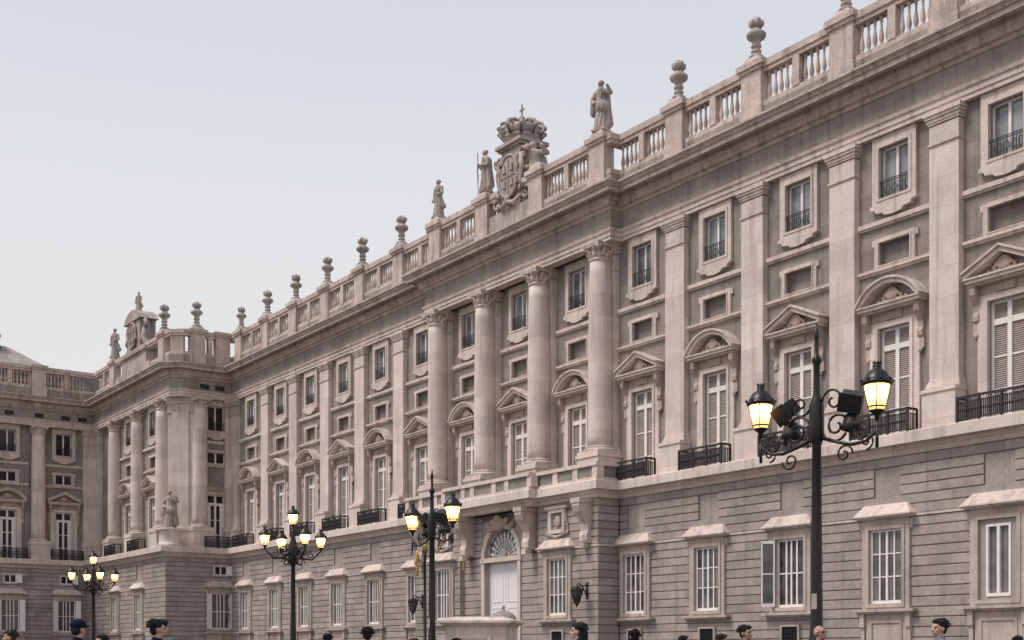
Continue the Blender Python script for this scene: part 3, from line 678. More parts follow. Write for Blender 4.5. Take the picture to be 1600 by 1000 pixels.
def parapet_run(p0, p1, rz, ends=True):
    """balusters between two pedestal centres, a small pier in the middle"""
    p0 = Vector(p0); p1 = Vector(p1); d = p1 - p0; L_ = d.length; d.normalize(); mid = L_ / 2
    obj('parapet_pier', hb, palace, (*(p0 + d * mid), 0), rz)
    for a, b_ in ((.72, mid - .2), (mid + .2, L_ - .72)):
        if b_ - a < .3: continue
        k = max(1, round((b_ - a) / .34))
        for i in range(k):
            q = p0 + d * (a + (b_ - a) * (i + .5) / k); obj('baluster', bal, palace, (q.x, q.y, 0), rz)
def pedestal(x, y, rz=0, cap=True):
    o = obj('parapet_pedestal', pdm, palace, (x, y, 0), rz)
    if cap: sub('pedestal_cap', pcm, o)
    return (x, y)
YP = 44.95
RP = [u for u in PIL_R]; LP = PIL_L + [-105.6]
for u in RP + LP: pedestal(u, YP)
for u in CCOL: pedestal(u, 44.3)
for a, b_ in zip(RP, RP[1:]): parapet_run((a, YP), (b_, YP), 0)
parapet_run((-54.55, YP), (RP[0], YP), 0)
for a, b_ in zip(LP, LP[1:]): parapet_run((b_, YP), (a, YP), 0)
parapet_run((LP[0], YP), (-71.85, YP), 0)
parapet_run((CCOL[0], 44.3), (CCOL[1], 44.3), 0); parapet_run((CCOL[2], 44.3), (CCOL[3], 44.3), 0)
pedestal(-107.5, 43.9, R(90), False); pedestal(-107.5, 41.6, R(90)); parapet_run((-107.5, 41.6), (-107.5, 43.9), R(90))
pedestal(-110.0, 39.6); pedestal(-123.6, 39.6); 
b = MB(); b.box(-.6, .6, -.18, .2, 27.9, 29.31); obj('corner_parapet_block', b.mesh('corner_parapet_block', 'cornice'), palace, (-107.95, 40.05, 0), R(45))
parapet_run((-129.0, 39.6), (-123.6, 39.6), 0)
for y in (34.0, 28.55, 23.2, 17.8): pedestal(-129.8, y, R(90), False)
for a, b_ in ((34.0, 39.3), (28.55, 34.0), (23.2, 28.55), (17.8, 23.2)): parapet_run((-129.8, a), (-129.8, b_), R(90))
# lead roof of the wing, hipped towards the pavilion
b = MB(); b.add([(-131.5, 12, 29.0), (-131.5, 38.6, 29.0), (-131.5 - 12, 38.6, 29.0), (-131.5 - 12, 12, 29.0), (-137.5, 12, 33.2), (-137.5, 32.9, 33.2)], [(0, 1, 5, 4), (1, 2, 5), (2, 3, 4, 5), (0, 4, 3), (3, 2, 1, 0)])
for y in np.arange(13, 32.5, 1.2): b.tube([(-131.5, y, 29.04), (-137.45, y, 33.24)], .05, 4)
b.box(-131.6, -131.0, 12.5, 45.0, 26.3, 29.55); rf = obj('wing_roof', b.mesh('wing_roof', 'lead'), palace)
b = MB(); b.box(-138.2, -136.6, 30.4, 32.0, 31.5, 33.9); b.box(-138.3, -136.5, 30.3, 32.1, 33.9, 34.1); sub('chimney', b.mesh('chimney', 'weathered'), rf)
b = MB(); b.box(-138.2, -136.6, 26.6, 28.6, 31.5, 34.2); b.box(-138.3, -136.5, 26.5, 28.7, 34.2, 34.4); sub('chimney', b.mesh('chimney', 'weathered'), rf)
# ---------- ledge (piano nobile balcony shelf) and ground storey
LEDGE = [(-.9, 9.98), (.0, 9.98), (.06, 10.08), (.06, 10.16), (.2, 10.24), (.24, 10.4), (.5, 10.44), (.52, 10.36), (.6, 10.36), (.6, 10.8), (.57, 10.85), (-1.2, 10.86)]
LEDGE[-1] = (-.45, 10.855); LEDGE[0] = (-.45, 9.98)
PC = -62.8; BR, BL = -53.3, -72.3; PR, PL = -58.7, -66.9; BYF, PYF, TYF = 42.9, 42.4, 43.2      # projecting centre and its portal
b = sweep(MB(), [(RIGHT_END, 44.4), (BR, 44.4), (BR, BYF), (PR, BYF), (PR, PYF), (PL, PYF), (PL, BYF), (BL, BYF), (BL, 44.4), (GX, 44.4), (GX, GY), (HX, GY), (HX, 12.5)], LEDGE)
obj('balcony_ledge', b.mesh('balcony_ledge', 'pale'), palace)
obj('terrace_floor', MB().box(BL + .3, BR - .3, PYF + .3, 45.2, 10.5, 10.81).mesh('terrace_floor', 'granite'), palace)
# rusticated stones
COURSES = [(Z_STR - .423 * (k + 1), Z_STR - .423 * k) for k in range(14)][::-1] + [(Z_STR + .1 + CRS * k, Z_STR + .1 + CRS * (k + 1)) for k in range(6)]
ST = []                                          # (distance, frame, u0, u1, z0, z1, out)
def stone_mesh(hw, z0, z1, front, back):
    j, v, d = .04, .0005, .07
    return MB().add([(-hw + v, front + d, z0 + .004), (hw - v, front + d, z0 + .004), (hw - v, front + d, z1 - .004), (-hw + v, front + d, z1 - .004),
                     (-hw + v + .001, front, z0 + j), (hw - v - .001, front, z0 + j), (hw - v - .001, front, z1 - j), (-hw + v + .001, front, z1 - j),
                     (-hw + v, back, z0 + .004), (hw - v, back, z0 + .004), (hw - v, back, z1 - .004), (-hw + v, back, z1 - .004)],
                    [(4, 5, 6, 7), (0, 1, 5, 4), (1, 2, 6, 5), (2, 3, 7, 6), (3, 0, 4, 7), (8, 9, 1, 0), (9, 10, 2, 1), (10, 11, 3, 2), (11, 8, 0, 3)])
def rusticate(fr, u0, u1, openings, front, step=1.22, bond0=0):
    """courses of stones on a wall stretch; openings are (u0,u1,z0,z1)"""
    for ci, (z0, z1) in enumerate(COURSES):
        cuts = sorted([(max(u0, a), min(u1, b_)) for a, b_, c, d in openings if min(z1, d) - max(z0, c) > .02 and a < u1 and b_ > u0])
        segs = []; x = u0
        for a, b_ in cuts:
            if a > x + .05: segs.append((x, a))
            x = max(x, b_)
        if u1 > x + .05: segs.append((x, u1))
        for a, b_ in segs:
            off = ((ci + bond0) % 2) * step * .5
            xs = [a] + [t for t in np.arange(math.floor(a / step) * step - off, b_, step) if a + .35 < t < b_ - .35] + [b_]
            for p, q in zip(xs, xs[1:]): ST.append((fr, p, q, z0, z1, front))
low_op = lambda uc: [(uc - LOWW[0] - .02, uc + LOWW[0] + .02, LOWW[1] - .05, LOWW[2] + .05), (uc - SQ[0], uc + SQ[0], SQ[1] - .001, SQ[2] + .001)]
ops = [o for uc, _ in bays if not (CCOL[0] < uc < CCOL[3]) for o in low_op(uc)]
rusticate(FM, BR, RIGHT_END, ops, -.6); rusticate(FM, -106.7, BL, ops, -.6)
LOFF = -.62
def base_back(fr, u0, u1, front, opn):
    """backing wall with deep openings, plinth and string"""
    hs = []; opn = [o for o in opn if u0 < (o[0] + o[1]) / 2 < u1]
    for a, b_, c, d in opn: hs.append((a, b_, c, d, .32 if d - c > 2 else .09))
    mb = wall_mesh(u0, u1, 1.46, 9.98, hs); mb.v = [(x, y + front + .06, z) for x, y, z in mb.v]
    part('ground_storey_wall', mb.mesh('ground_storey_wall', 'joint'), fr, 0)
    for a, b_, c, d in opn:
        if d - c < 2: part('recessed_panel', MB().box(a + .01, b_ - .01, front + .085, front + .14, c + .01, d - .01).mesh('recessed_panel', 'granite'), fr, 0)
    part('plinth', MB().box(u0, u1, front - .1, front + .4, GZ, 1.46).mesh('plinth', 'granite'), fr, 0)
    part('string_course', MB().box(u0, u1, front - .05, front + .06, Z_STR + .001, Z_STR + .099).mesh('ground_string', 'trim'), fr, 0)
base_back(FM, BR, RIGHT_END, -.6, ops); base_back(FM, -106.7, BL, -.6, ops)
# the ground storeys of pavilion, return and wing stand well forward of the upper walls
ops = [o for uc in pav_b for o in low_op(uc)]; rusticate(G_P, HX + .0, GX, ops, -.6); base_back(G_P, HX, GX - .02, -.6, ops)
ops = low_op(43.3)[:1]; rusticate(G_R, GY + .07, 44.4, ops, -.6); base_back(G_R, GY + .02, 44.4, -.6, ops)
wl = wing_b[:]; ops = [o for uc in wl for o in low_op(uc)[:1]]; rusticate(G_W, 12.5, GY, ops, -.6); base_back(G_W, 12.5, GY, -.6, ops)
# ---------- projecting centre of the ground storey with the portal
CW = (PC + 6.0, PC - 6.0)                        # its two windows
F_C = Fr(0, BYF + .6, 0); F_T = Fr(0, TYF + .6, 0); F_E = Fr(BR - .6, 0, R(90)); F_D = Fr(BL + .6, 0, R(-90))
for uc, (a, b_) in zip(CW, ((PR, BR), (BL, PL))):
    op = [(uc - LOWW[0] - .02, uc + LOWW[0] + .02, LOWW[1] - .05, LOWW[2] + .05)]
    rusticate(F_C, a, b_, op, -.6); base_back(F_C, a, b_ - (.02 if b_ == BR else 0), -.6, op)
    bay(F_C, uc, (0, 0), True, True, low='grid' if uc > PC else 'three', vent=uc > PC, apron=uc < PC, upper=False)
    # framed carved panel above
    o = part('carved_panel', MB().ring(-.75, .75, 8.3, 9.65, -.52, .52, 8.5, 9.45, -.76, -.55).box(-1.0, 1.0, -.82, -.55, 9.66, 9.8).mesh('carved_panel', 'trim'), F_C, uc)
    pr = [('e', (0, -.66, 8.95), (.3, .1, .36))] + [('c', (s * .75, -.66, 9.3), .1, (s * .95, -.66, 8.4), .07) for s in (-1, 1)] + [('e', (s * .9, -.68, 8.3), (.14, .1, .12)) for s in (-1, 1)] + [('c', (-.7, -.68, 8.25), .09, (0, -.7, 8.08), .12), ('c', (.7, -.68, 8.25), .09, (0, -.7, 8.08), .12)]
    sub('relief', sculpt('panel_relief', pr, .05, 'warm', 1), o)
rusticate(F_E, BYF + .07, 44.35, [], -.6); base_back(F_E, BYF + .02, 44.38, -.6, [])
rusticate(F_D, -44.35, -BYF - .07, [], -.6); base_back(F_D, -44.38, -BYF - .02, -.6, [])
obj('portal_cheek', MB().box(PL - .3, PL - .001, BYF + .05, TYF + .3, GZ, 9.975).mesh('portal_cheek', 'granite'), palace); obj('portal_cheek', MB().box(PR + .001, PR + .3, BYF + .05, TYF + .3, GZ, 9.975).mesh('portal_cheek', 'granite'), palace)
AH = 1.75; ASP = 7.4                             # arch half width and springing
op = [(PC - AH - .35, PC + AH + .35, GZ, 9.6)]
rusticate(F_T, PL, PR, op, -.6); 
hs = [(op[0][0], op[0][1], 1.46, 9.58, .02)]
mb = wall_mesh(PL, PR, 1.46, 9.98, []); mb = MB(); 
for a, b_ in ((PL, op[0][0]), (op[0][1], PR)): mb.box(a + .02, b_ - .02, TYF + .06, TYF + .5, GZ, 9.98)
mb.box(op[0][0] - .02, op[0][1] + .02, TYF + .06, TYF + .5, 9.6, 9.979); obj('portal_wall', mb.mesh('portal_wall', 'joint'), palace)
mb = MB()
for s in (-1, 1):
    arc_ = [(PC + s * AH * math.cos(t), ASP + AH * math.sin(t)) for t in np.linspace(0, math.pi / 2, 10)]
    q = [(PC + s * (AH + .33), GZ), (PC + s * AH, GZ)] + arc_ + [(PC, 9.595), (PC + s * (AH + .33), 9.595)]
    if s > 0: q = q[::-1]
    mb.prism(q, TYF + .02, 44.1)
po = obj('portal_arch', mb.mesh('portal_arch', 'granite'), palace)
mb = MB()
for s in (-1, 1):
    for i in range(9):
        t0 = math.pi / 2 * i / 9; t1 = math.pi / 2 * (i + 1) / 9; A = lambda r, t: (PC + s * r * math.cos(t), ASP + r * math.sin(t))
        q = [A(AH, t0), A(AH, t1), A(AH + .3, t1), A(AH + .3, t0)]
        mb.prism(q if s < 0 else q[::-1], TYF - .1, TYF + .03)
    x0, x1 = sorted((PC + s * AH, PC + s * (AH + .3))); mb.box(x0, x1, TYF - .1, TYF + .03, GZ, ASP - .001)
mb.box(PC - AH - .4, PC + AH + .4, TYF - .14, TYF + .3, ASP - .3, ASP - .02)
sub('arch_moulding', mb.mesh('arch_moulding', 'trim'), po)
pr = [('e', (PC, TYF - .15, 9.35), (.42, .25, .5)), ('e', (PC, TYF - .3, 9.65), (.3, .2, .25))] + [('c', (PC + s * .3, TYF - .15, 9.2), .2, (PC + s * 1.1, TYF - .1, 9.0), .14) for s in (-1, 1)] + [('e', (PC + s * 1.2, TYF - .1, 9.25), (.25, .16, .2)) for s in (-1, 1)] + [('e', (PC + s * .7, TYF - .15, 9.5), (.3, .16, .2)) for s in (-1, 1)]
sub('keystone_carving', sculpt('keystone_carving', pr, .06, 'warm', 1), po)
# fanlight: glass half disc, radial iron bars
mb = MB(); mb.prism([(PC + (AH - .01) * math.cos(t), ASP + (AH - .01) * math.sin(t)) for t in np.linspace(math.pi, 0, 19)][::-1], 43.5, 43.52)
fan = obj('fanlight', mb.mesh('fanlight_glass', M['glass_top']), palace)
mb = MB()
for i in range(11):
    t = math.pi * (i + .5) / 11; mb.tube([(PC + .4 * math.cos(t), 43.44, ASP + .4 * math.sin(t)), (PC + AH * .96 * math.cos(t), 43.44, ASP + AH * .96 * math.sin(t))], .03, 5)
for r in (.42, 1.05, AH - .05): mb.tube([(PC + r * math.cos(t), 43.44, ASP + r * math.sin(t)) for t in np.linspace(0, math.pi, 17)], .035, 5)
for i in range(11):
    t = math.pi * i / 11 + .14; mb.ball((PC + 1.3 * math.cos(t), 43.44, ASP + 1.3 * math.sin(t)), (.12, .03, .12), 7, 4)
sub('fanlight_grille', mb.mesh('fanlight_grille', M['paint']), fan)
sub('fanlight_boss', MB().ball((PC, 43.38, ASP + .2), (.34, .1, .3), 10, 6).mesh('fanlight_boss', 'warm'), fan)
# white double door
for s in (-1, 1):
    x0, x1 = sorted((s * .012, s * (AH - .12))); mb = MB().box(x0, x1, 43.5, 43.56, GZ + .02, ASP - .32)
    d = obj('door_leaf', mb.mesh('door_leaf', 'doorpaint'), palace, (PC, 0, 0))
    for z0, z1 in ((.8, 2.2), (2.5, 4.4), (4.7, 6.6)):
        X0, X1 = x0 + .22, x1 - .22; sub('door_panel', MB().ring(X0, X1, z0, z1, X0 + .07, X1 - .07, z0 + .07, z1 - .07, 43.475, 43.505).mesh('door_panel', 'doorpaint'), d)
obj('door_frame', MB().ring(PC - AH, PC + AH, GZ, ASP - .31, PC - AH + .1, PC + AH - .1, GZ + .01, ASP - .4, 43.45, 43.6).mesh('door_frame', 'trim'), palace)
obj('portal_back', MB().box(PC - AH - .3, PC + AH + .3, 43.62, 44.2, GZ, 9.5).mesh('portal_back', 'dark'), palace)
# great scroll consoles under the terrace
prof = [(0, 9.98), (0, 7.6), (-.16, 7.55), (-.3, 7.7), (-.32, 8.0), (-.22, 8.25), (-.24, 8.6), (-.45, 8.95), (-.7, 9.25), (-.82, 9.55), (-.8, 9.98)]; n_ = len(prof)
mb = MB(); mb.add([(-.32, y, z) for y, z in prof] + [(.32, y, z) for y, z in prof], [tuple(range(n_)), tuple(range(2 * n_ - 1, n_ - 1, -1))] + [(i, i + n_, (i + 1) % n_ + n_, (i + 1) % n_) for i in range(n_)])
mb.box(-.4, .4, -.86, .36, 9.72, 9.97); mb.box(-.31, .31, .0, .36, 7.6, 9.72); mb.box(-.2, .2, -.42, -.1, 7.3, 7.6)
con = mb.mesh('great_console', 'trim')
for u, y in ((PC + 8.6, BYF), (PC + 3.3, TYF - .35), (PC - 3.3, TYF - .35), (PC - 8.6, BYF)): obj('scroll_console', con, palace, (u, y, 0))
# stone parapet of the terrace: rails swept, panels and piers
TP = [(BR, 44.3), (BR, BYF), (PR, BYF), (PR, PYF), (PL, PYF), (PL, BYF), (BL, BYF), (BL, 44.3)]
for nme, o0, o1, z0, z1, mt in (('terrace_base_rail', .08, .5, 10.86, 11.0, 'pale'), ('terrace_panel', .16, .4, 11.0, 11.6, 'wall'), ('terrace_hand_rail', .05, .54, 11.6, 11.8, 'pale')):
    b = sweep(MB(), TP, [(o0, z0), (o1, z0), (o1, z1), (o0, z1)]); obj(nme, b.mesh(nme, mt), palace)
tp = MB().box(-.22, .22, -.47, .0, 10.99, 11.61).mesh('terrace_pier', 'pale')
for u, y in [(BR + .3, BYF), (BR - 1.4, BYF), (BR - 3.2, BYF), (PR + .45, PYF), (PR - 1.8, PYF), (PC + 1, PYF), (PC - 1.3, PYF), (PL + 1.8, PYF), (PL - .45, PYF), (BL + 3.2, BYF), (BL + 1.4, BYF), (BL - .3, BYF)]: obj('terrace_pier', tp, palace, (u, y, 0))
# ---------- lay the stones: the 300 largest in the picture one by one, the others as one mass per wall
def proj(x, y, z):
    d = x * FW.x + y * FW.y; return 800 + FPX * (x * RT.x + y * RT.y) / d, HY - FPX * (z - CZ) / d, d
rank = []
for i, (fr, p, q, z0, z1, fnt) in enumerate(ST):
    c = fr.p((p + q) / 2, (z0 + z1) / 2, fnt); X, Y, d = proj(c.x, c.y, c.z)
    a0 = proj(*fr.p(p, z0, fnt))[0]; a1 = proj(*fr.p(q, z0, fnt))[0]
    vis = -5 < X < 1590 and Y < 995
    rank.append((abs(a1 - a0) * (z1 - z0) / d if vis else 0, i))
rank.sort(reverse=True); single = {i for a, i in rank[:300]}
stone_parent = obj('rusticated_masonry', None, palace)
rest = MB()
for i, (fr, p, q, z0, z1, fnt) in enumerate(ST):
    fnt += random.uniform(-.004, .004)
    m_ = stone_mesh((q - p) / 2, z0, z1, fnt, fnt + .1)
    if i in single: obj('stone', m_.mesh('stone', 'granite'), stone_parent, fr.p((p + q) / 2), fr.rz)
    else:
        vs = [fr.p((p + q) / 2 + x, z, y) for x, y, z in m_.v]; rest.add(vs, m_.f)
so_ = obj('stone_courses', rest.mesh('stone_courses', 'granite'), stone_parent); so_['kind'] = 'stuff'
# ---------- attic crest over the centre
def drape(amp, fq, seed, ztop):
    def f(co):
        r = np.hypot(co[:, 0], co[:, 1]) + 1e-6; a = np.arctan2(co[:, 1], co[:, 0]); z = co[:, 2]
        k = np.clip((ztop - z) / ztop, 0, 1); d = amp * k * (np.sin(fq * a + seed + 2.2 * np.sin(z * 2.1 + seed)) + .5 * np.sin(2.3 * fq * a - z * 3 + seed * 2))
        co[:, 0] += co[:, 0] / r * d; co[:, 1] += co[:, 1] / r * d; return co
    return f
# crest of the corner pavilion
crest2 = obj('attic_crest', None, palace, (-117.6, 39.9, -.55))
b = MB(); b.box(-4.6, 4.6, -.6, 1.2, 26.5, 28.6); b.box(-3.4, 3.4, -.5, 1.1, 28.6, 29.9); b.box(-3.7, 3.7, -.7, 1.2, 29.9, 30.2); b.box(-1.7, 1.7, -.5, 1.0, 30.2, 33.0)
pl = [(-2.3, 33.0), (2.3, 33.0), (1.8, 33.5), (1.0, 33.9), (0, 34.05), (-1.0, 33.9), (-1.8, 33.5)]; b.prism(pl, -.7, 1.1)
sub('crest_block', b.mesh('crest_block', 'statue'), crest2)
# ------------------------------------------------------------------ statues and urns (stand on the palace)
def figure(variant):
    pr = [('c', (0, 0, .12), .40, (0, .02, 1.0), .30), ('c', (0, .02, 1.0), .30, (0, 0, 1.62), .28), ('c', (-.2, 0, 2.1), .2, (.2, 0, 2.1), .2), ('c', (0, 0, 1.6), .26, (0, 0, 2.15), .27), ('c', (0, 0, 2.2), .12, (0, -.02, 2.42), .1), ('e', (0, -.04, 2.56), (.15, .18, .2)), ('e', (0, .03, 2.64), (.17, .17, .14)), ('e', (.14, -.2, .1), (.13, .2, .1)), ('e', (-.14, -.16, .1), (.13, .2, .1))]
    if variant == 0: pr += [('c', (.32, 0, 2.12), .14, (.5, -.1, 1.7), .11), ('c', (.5, -.1, 1.7), .11, (.3, -.38, 1.55), .09), ('c', (-.32, 0, 2.12), .14, (-.5, .05, 1.65), .12), ('c', (-.5, .05, 1.65), .12, (-.45, -.12, 1.25), .09), ('c', (.1, -.28, 1.9), .12, (.42, .05, .8), .22), ('c', (-.3, .15, 2.05), .16, (-.35, .2, .5), .26)]
    elif variant == 1: pr += [('c', (.32, 0, 2.12), .14, (.62, -.05, 1.95), .12), ('c', (.62, -.05, 1.95), .12, (.52, -.25, 2.3), .09), ('c', (-.32, 0, 2.12), .15, (-.52, .05, 1.7), .14), ('c', (-.52, .05, 1.7), .14, (-.22, -.3, 1.5), .1), ('c', (-.5, .1, 1.9), .2, (-.5, .2, 1.2), .26), ('c', (.25, .2, 1.9), .18, (.3, .2, .4), .26), ('e', (.1, -.1, 1.3), (.4, .3, .35))]
    else: pr += [('c', (.32, 0, 2.12), .14, (.46, -.08, 1.68), .11), ('c', (.46, -.08, 1.68), .11, (.1, -.34, 1.72), .09), ('c', (-.32, 0, 2.12), .14, (-.48, -.05, 1.7), .12), ('c', (-.48, -.05, 1.7), .12, (-.5, -.3, 1.95), .09), ('c', (-.52, -.32, .1), .05, (-.52, -.32, 2.7), .045), ('c', (.3, .12, 2.0), .18, (.34, .15, .4), .27)]
    me = sculpt('stone_statue', pr, .036, 'statue', 1, drape(.045, 11, variant * 1.7, 2.3)); return me
FIG = [figure(0), figure(1), figure(2)]
def scroll(c, r0, turns, a0, sgn, ax, n=26):
    """spiral in the vertical plane through the axis vector ax"""
    P = []
    for i in range(n):
        t = i / (n - 1); a = a0 + sgn * turns * 2 * math.pi * t; r = r0 * (1 - .8 * t); P.append((c[0] + ax[0] * r * math.cos(a), c[1] + ax[1] * r * math.cos(a), c[2] + r * math.sin(a)))
    return P
def shield(b, cx_, y, cz, rx, rz, d=.16):
    E_ = [(cx_ + rx * math.cos(t), cz + rz * math.sin(t) - .12 * rz * (math.sin(t) < 0) * abs(math.cos(t)) ** 2) for t in np.linspace(0, 2 * math.pi, 25)[:-1]]
    b.prism(E_, y - d, y + .3); b.tube([(p[0], y - d, p[1]) for p in E_ + E_[:1]], .1, 6)
    b.box(cx_ - .04, cx_ + .04, y - d - .05, y - d + .01, cz - rz * .85, cz + rz * .85); b.box(cx_ - rx * .85, cx_ + rx * .85, y - d - .05, y - d + .01, cz - .04, cz + .04)
    for sx in (-1, 1):
        for sz in (-1, 1): b.taper(cx_ + sx * rx * .4 - .16, cx_ + sx * rx * .4 + .16, y - d - .1, y - d, cz + sz * rz * .36 - .2, cx_ + sx * rx * .4 - .1, cx_ + sx * rx * .4 + .1, y - d - .1, y - d, cz + sz * rz * .36 + .22)
cx, cy = -63.1, 44.5
crest = obj('attic_crest', None, palace, (cx, cy, .4))
b = MB(); b.box(-2.2, 2.4, -.5, 1.2, 26.2, 28.0); b.box(-1.0, 1.0, -.4, 1.2, 28.0, 31.6); b.box(-1.15, 1.15, -.55, 1.35, 31.6, 31.75); b.box(-1.3, 1.3, -.7, 1.5, 31.75, 31.95); b.box(-1.5, 1.5, -.3, 1.1, 28.0, 29.2)
sub('crest_block', b.mesh('crest_block', 'statue'), crest)
b = MB(); shield(b, 0, -.45, 29.9, .95, 1.25)
for s in (-1, 1):
    b.tube(scroll((s * 1.25, -.4, 31.1), .42, 1.5, R(150 if s < 0 else 30), -s, (1, 0)), [.13 - .003 * q for q in range(26)], 6); b.tube(scroll((s * 1.55, -.35, 28.7), .5, 1.5, R(100), s, (1, 0)), [.15 - .003 * q for q in range(26)], 6)
    b.tube([(s * 1.1, -.45, 31.0), (s * 1.25, -.5, 30.2), (s * 1.05, -.5, 29.4), (s * 1.4, -.45, 28.9)], [.14, .17, .14, .12], 6)
    for q in range(6): b.ball((s * (1.0 + .12 * math.sin(q * 2)), -.58, 28.4 + .5 * q), (.13, .1, .17), 7, 5)
    b.tube([(0, -.7, 28.35), (s * .6, -.65, 28.15), (s * 1.2, -.55, 28.45)], [.12, .17, .1], 6)
b.ball((0, -.68, 28.5), (.24, .16, .3)); sub('coat_of_arms', b.mesh('coat_of_arms', 'statue'), crest)
b = MB(); zc = 31.95; b.lathe([(.95, zc), (1.1, zc + .1), (1.05, zc + .28), (1.15, zc + .34), (1.15, zc + .44), (.95, zc + .46)], 20, c=(0, .4))
for k_ in range(10):
    a = 2 * math.pi * k_ / 10; ca, sa = math.cos(a), math.sin(a)
    b.tube([(1.1 * ca, .4 + 1.1 * sa, zc + .42), (1.42 * ca, .4 + 1.42 * sa, zc + .8), (1.3 * ca, .4 + 1.3 * sa, zc + 1.15), (.7 * ca, .4 + .7 * sa, zc + 1.42), (.12 * ca, .4 + .12 * sa, zc + 1.36)], [.13, .13, .11, .1, .08], 6)
    b.ball((1.45 * ca, .4 + 1.45 * sa, zc + .84), .15, 6, 5)
b.lathe([(1.0, zc + .44), (1.15, zc + .8), (1.0, zc + 1.1), (.5, zc + 1.3), (.1, zc + 1.35)], 16, c=(0, .4)); b.ball((0, .4, zc + 1.6), .22); b.box(-.045, .045, .36, .44, zc + 1.75, zc + 2.5); b.box(-.24, .24, .36, .44, zc + 2.1, zc + 2.2)
sub('crown', b.mesh('crest_crown', 'statue'), crest)
for s, v_, z_, r_, sc_ in ((1, 1, 28.2, 25, 1.25), (-1, 0, 28.0, -20, .95)):
    o = sub('supporting_figure', FIG[v_], crest, (s * (2.0 if s > 0 else 1.75), .3, z_)); o.rotation_euler = (0, R(-9 * s), R(r_)); o.scale = (sc_ * s * 1.15, sc_ * 1.15, sc_)
b = MB(); shield(b, 0, -.5, 31.7, 1.0, 1.15)
for s in (-1, 1):
    b.tube(scroll((s * 2.2, -.2, 32.3), .5, 1.4, R(90), -s, (1, 0)), [.2 - .005 * q for q in range(26)], 6); b.tube([(s * 2.3, -.2, 32.0), (s * 2.1, -.3, 31.2), (s * 2.7, -.1, 30.5), (s * 3.4, 0, 30.35)], [.25, .3, .28, .2], 7); b.ball((s * 3.3, 0, 30.45), (.35, .3, .3))
sub('coat_of_arms', b.mesh('coat_of_arms', 'statue'), crest2)
slab = MB().box(-.42, .42, -.38, .38, 0, .1).mesh('statue_base', 'statue')
def statue(x, y, z, var, rz, sc, label):
    r = bpy.data.objects.new('stone_statue', None); COL.objects.link(r); r.location = (x, y, z); r.rotation_euler = (0, 0, rz); r.scale = (sc,) * 3
    obj('figure', FIG[var], r); obj('base_slab', slab, r); tag(r, label, 'statue', 'stone statues on the palace'); return r
statue(CCOL[3], 44.3, 30.24, 1, R(20), 1.03, 'stone statue with arm bent on roof pedestal, right of the crest')
statue(CCOL[0], 44.3, 30.24, 0, R(10), .92, 'slim robed stone statue on roof pedestal, second left of the central crest')
statue(CCOL[1], 44.3, 30.24, 2, R(-10), .98, 'robed stone statue on roof pedestal, directly left of the central crest')
statue(-123.6, 39.6, 30.24, 0, R(30), 1.05, 'small robed stone statue on far left corner pavilion parapet')
statue(-117.6, 39.9, 33.45, 0, R(40), .68, 'stone figure standing on top of the arched crest at far left')
urn_m = MB().lathe([(.36, 0), (.36, .08), (.24, .12), (.19, .24), (.25, .28), (.25, .36), (.18, .4), (.19, .5), (.25, .54), (.25, .62), (.2, .66), (.22, .8), (.3, .9), (.43, .98), (.47, 1.06), (.48, 1.16), (.42, 1.22), (.29, 1.26), (.26, 1.4)], 16).mesh('urn_body', 'statue')
pr = [('e', (0, 0, 1.6), (.33, .33, .2))] + [('e', (.26 * math.cos(k * 1.047), .26 * math.sin(k * 1.047), 1.66 + .05 * (k % 2)), (.13, .13, .2)) for k in range(6)] + [('e', (0, 0, 1.82), (.18, .18, .18)), ('c', (0, 0, 1.8), .1, (.03, 0, 2.0), .05)]
flame_m = sculpt('urn_top', pr, .045, 'statue', 1)
def urn(x, y, z, label, s=1.0):
    r = bpy.data.objects.new('stone_urn', None); COL.objects.link(r); r.location = (x, y, z); r.rotation_euler = (0, 0, random.uniform(0, 6)); r.scale = (s,) * 3
    obj('body', urn_m, r); obj('carved_fruit_top', flame_m, r); tag(r, label, 'urn', 'stone urns along the palace parapet')
ords = ['first', 'second', 'third', 'fourth', 'fifth', 'sixth', 'seventh']
for i, u in enumerate(RP[:3]): urn(u, YP, 30.25, ['stone urn on the roof parapet, first to the right of the big statue', 'large stone urn on the roof parapet, second to the right of the big statue', 'stone urn at the upper right, cut off by the top of the picture'][i], 1.0)
for i, u in enumerate(LP): urn(u, YP, 30.25, f'stone urn on the parapet, {ords[i]} to the left of the central statues', 1.0 if i < 5 else .92)
urn(-107.5, 41.6, 30.25, 'stone urn on the corner pavilion parapet, right one of the pair', 1.1); urn(-110.0, 39.6, 30.25, 'stone urn on the corner pavilion parapet, left one of the pair', 1.1)
# statue on the corner ledge of the pavilion, on its round pedestal
pdx, pdy = -107.3, 39.1
o = obj('statue_pedestal', MB().lathe([(1.15, 10.86), (1.15, 11.05), (.95, 11.1), (.9, 11.3), (.88, 12.0), (.95, 12.15), (1.1, 12.25), (1.1, 12.4)], 24).mesh('statue_pedestal', 'pale'), palace, (pdx, pdy, 0))
statue(pdx, pdy, 12.4, 1, R(45), 1.2, 'white stone statue on round pedestal at the corner of the left pavilion')
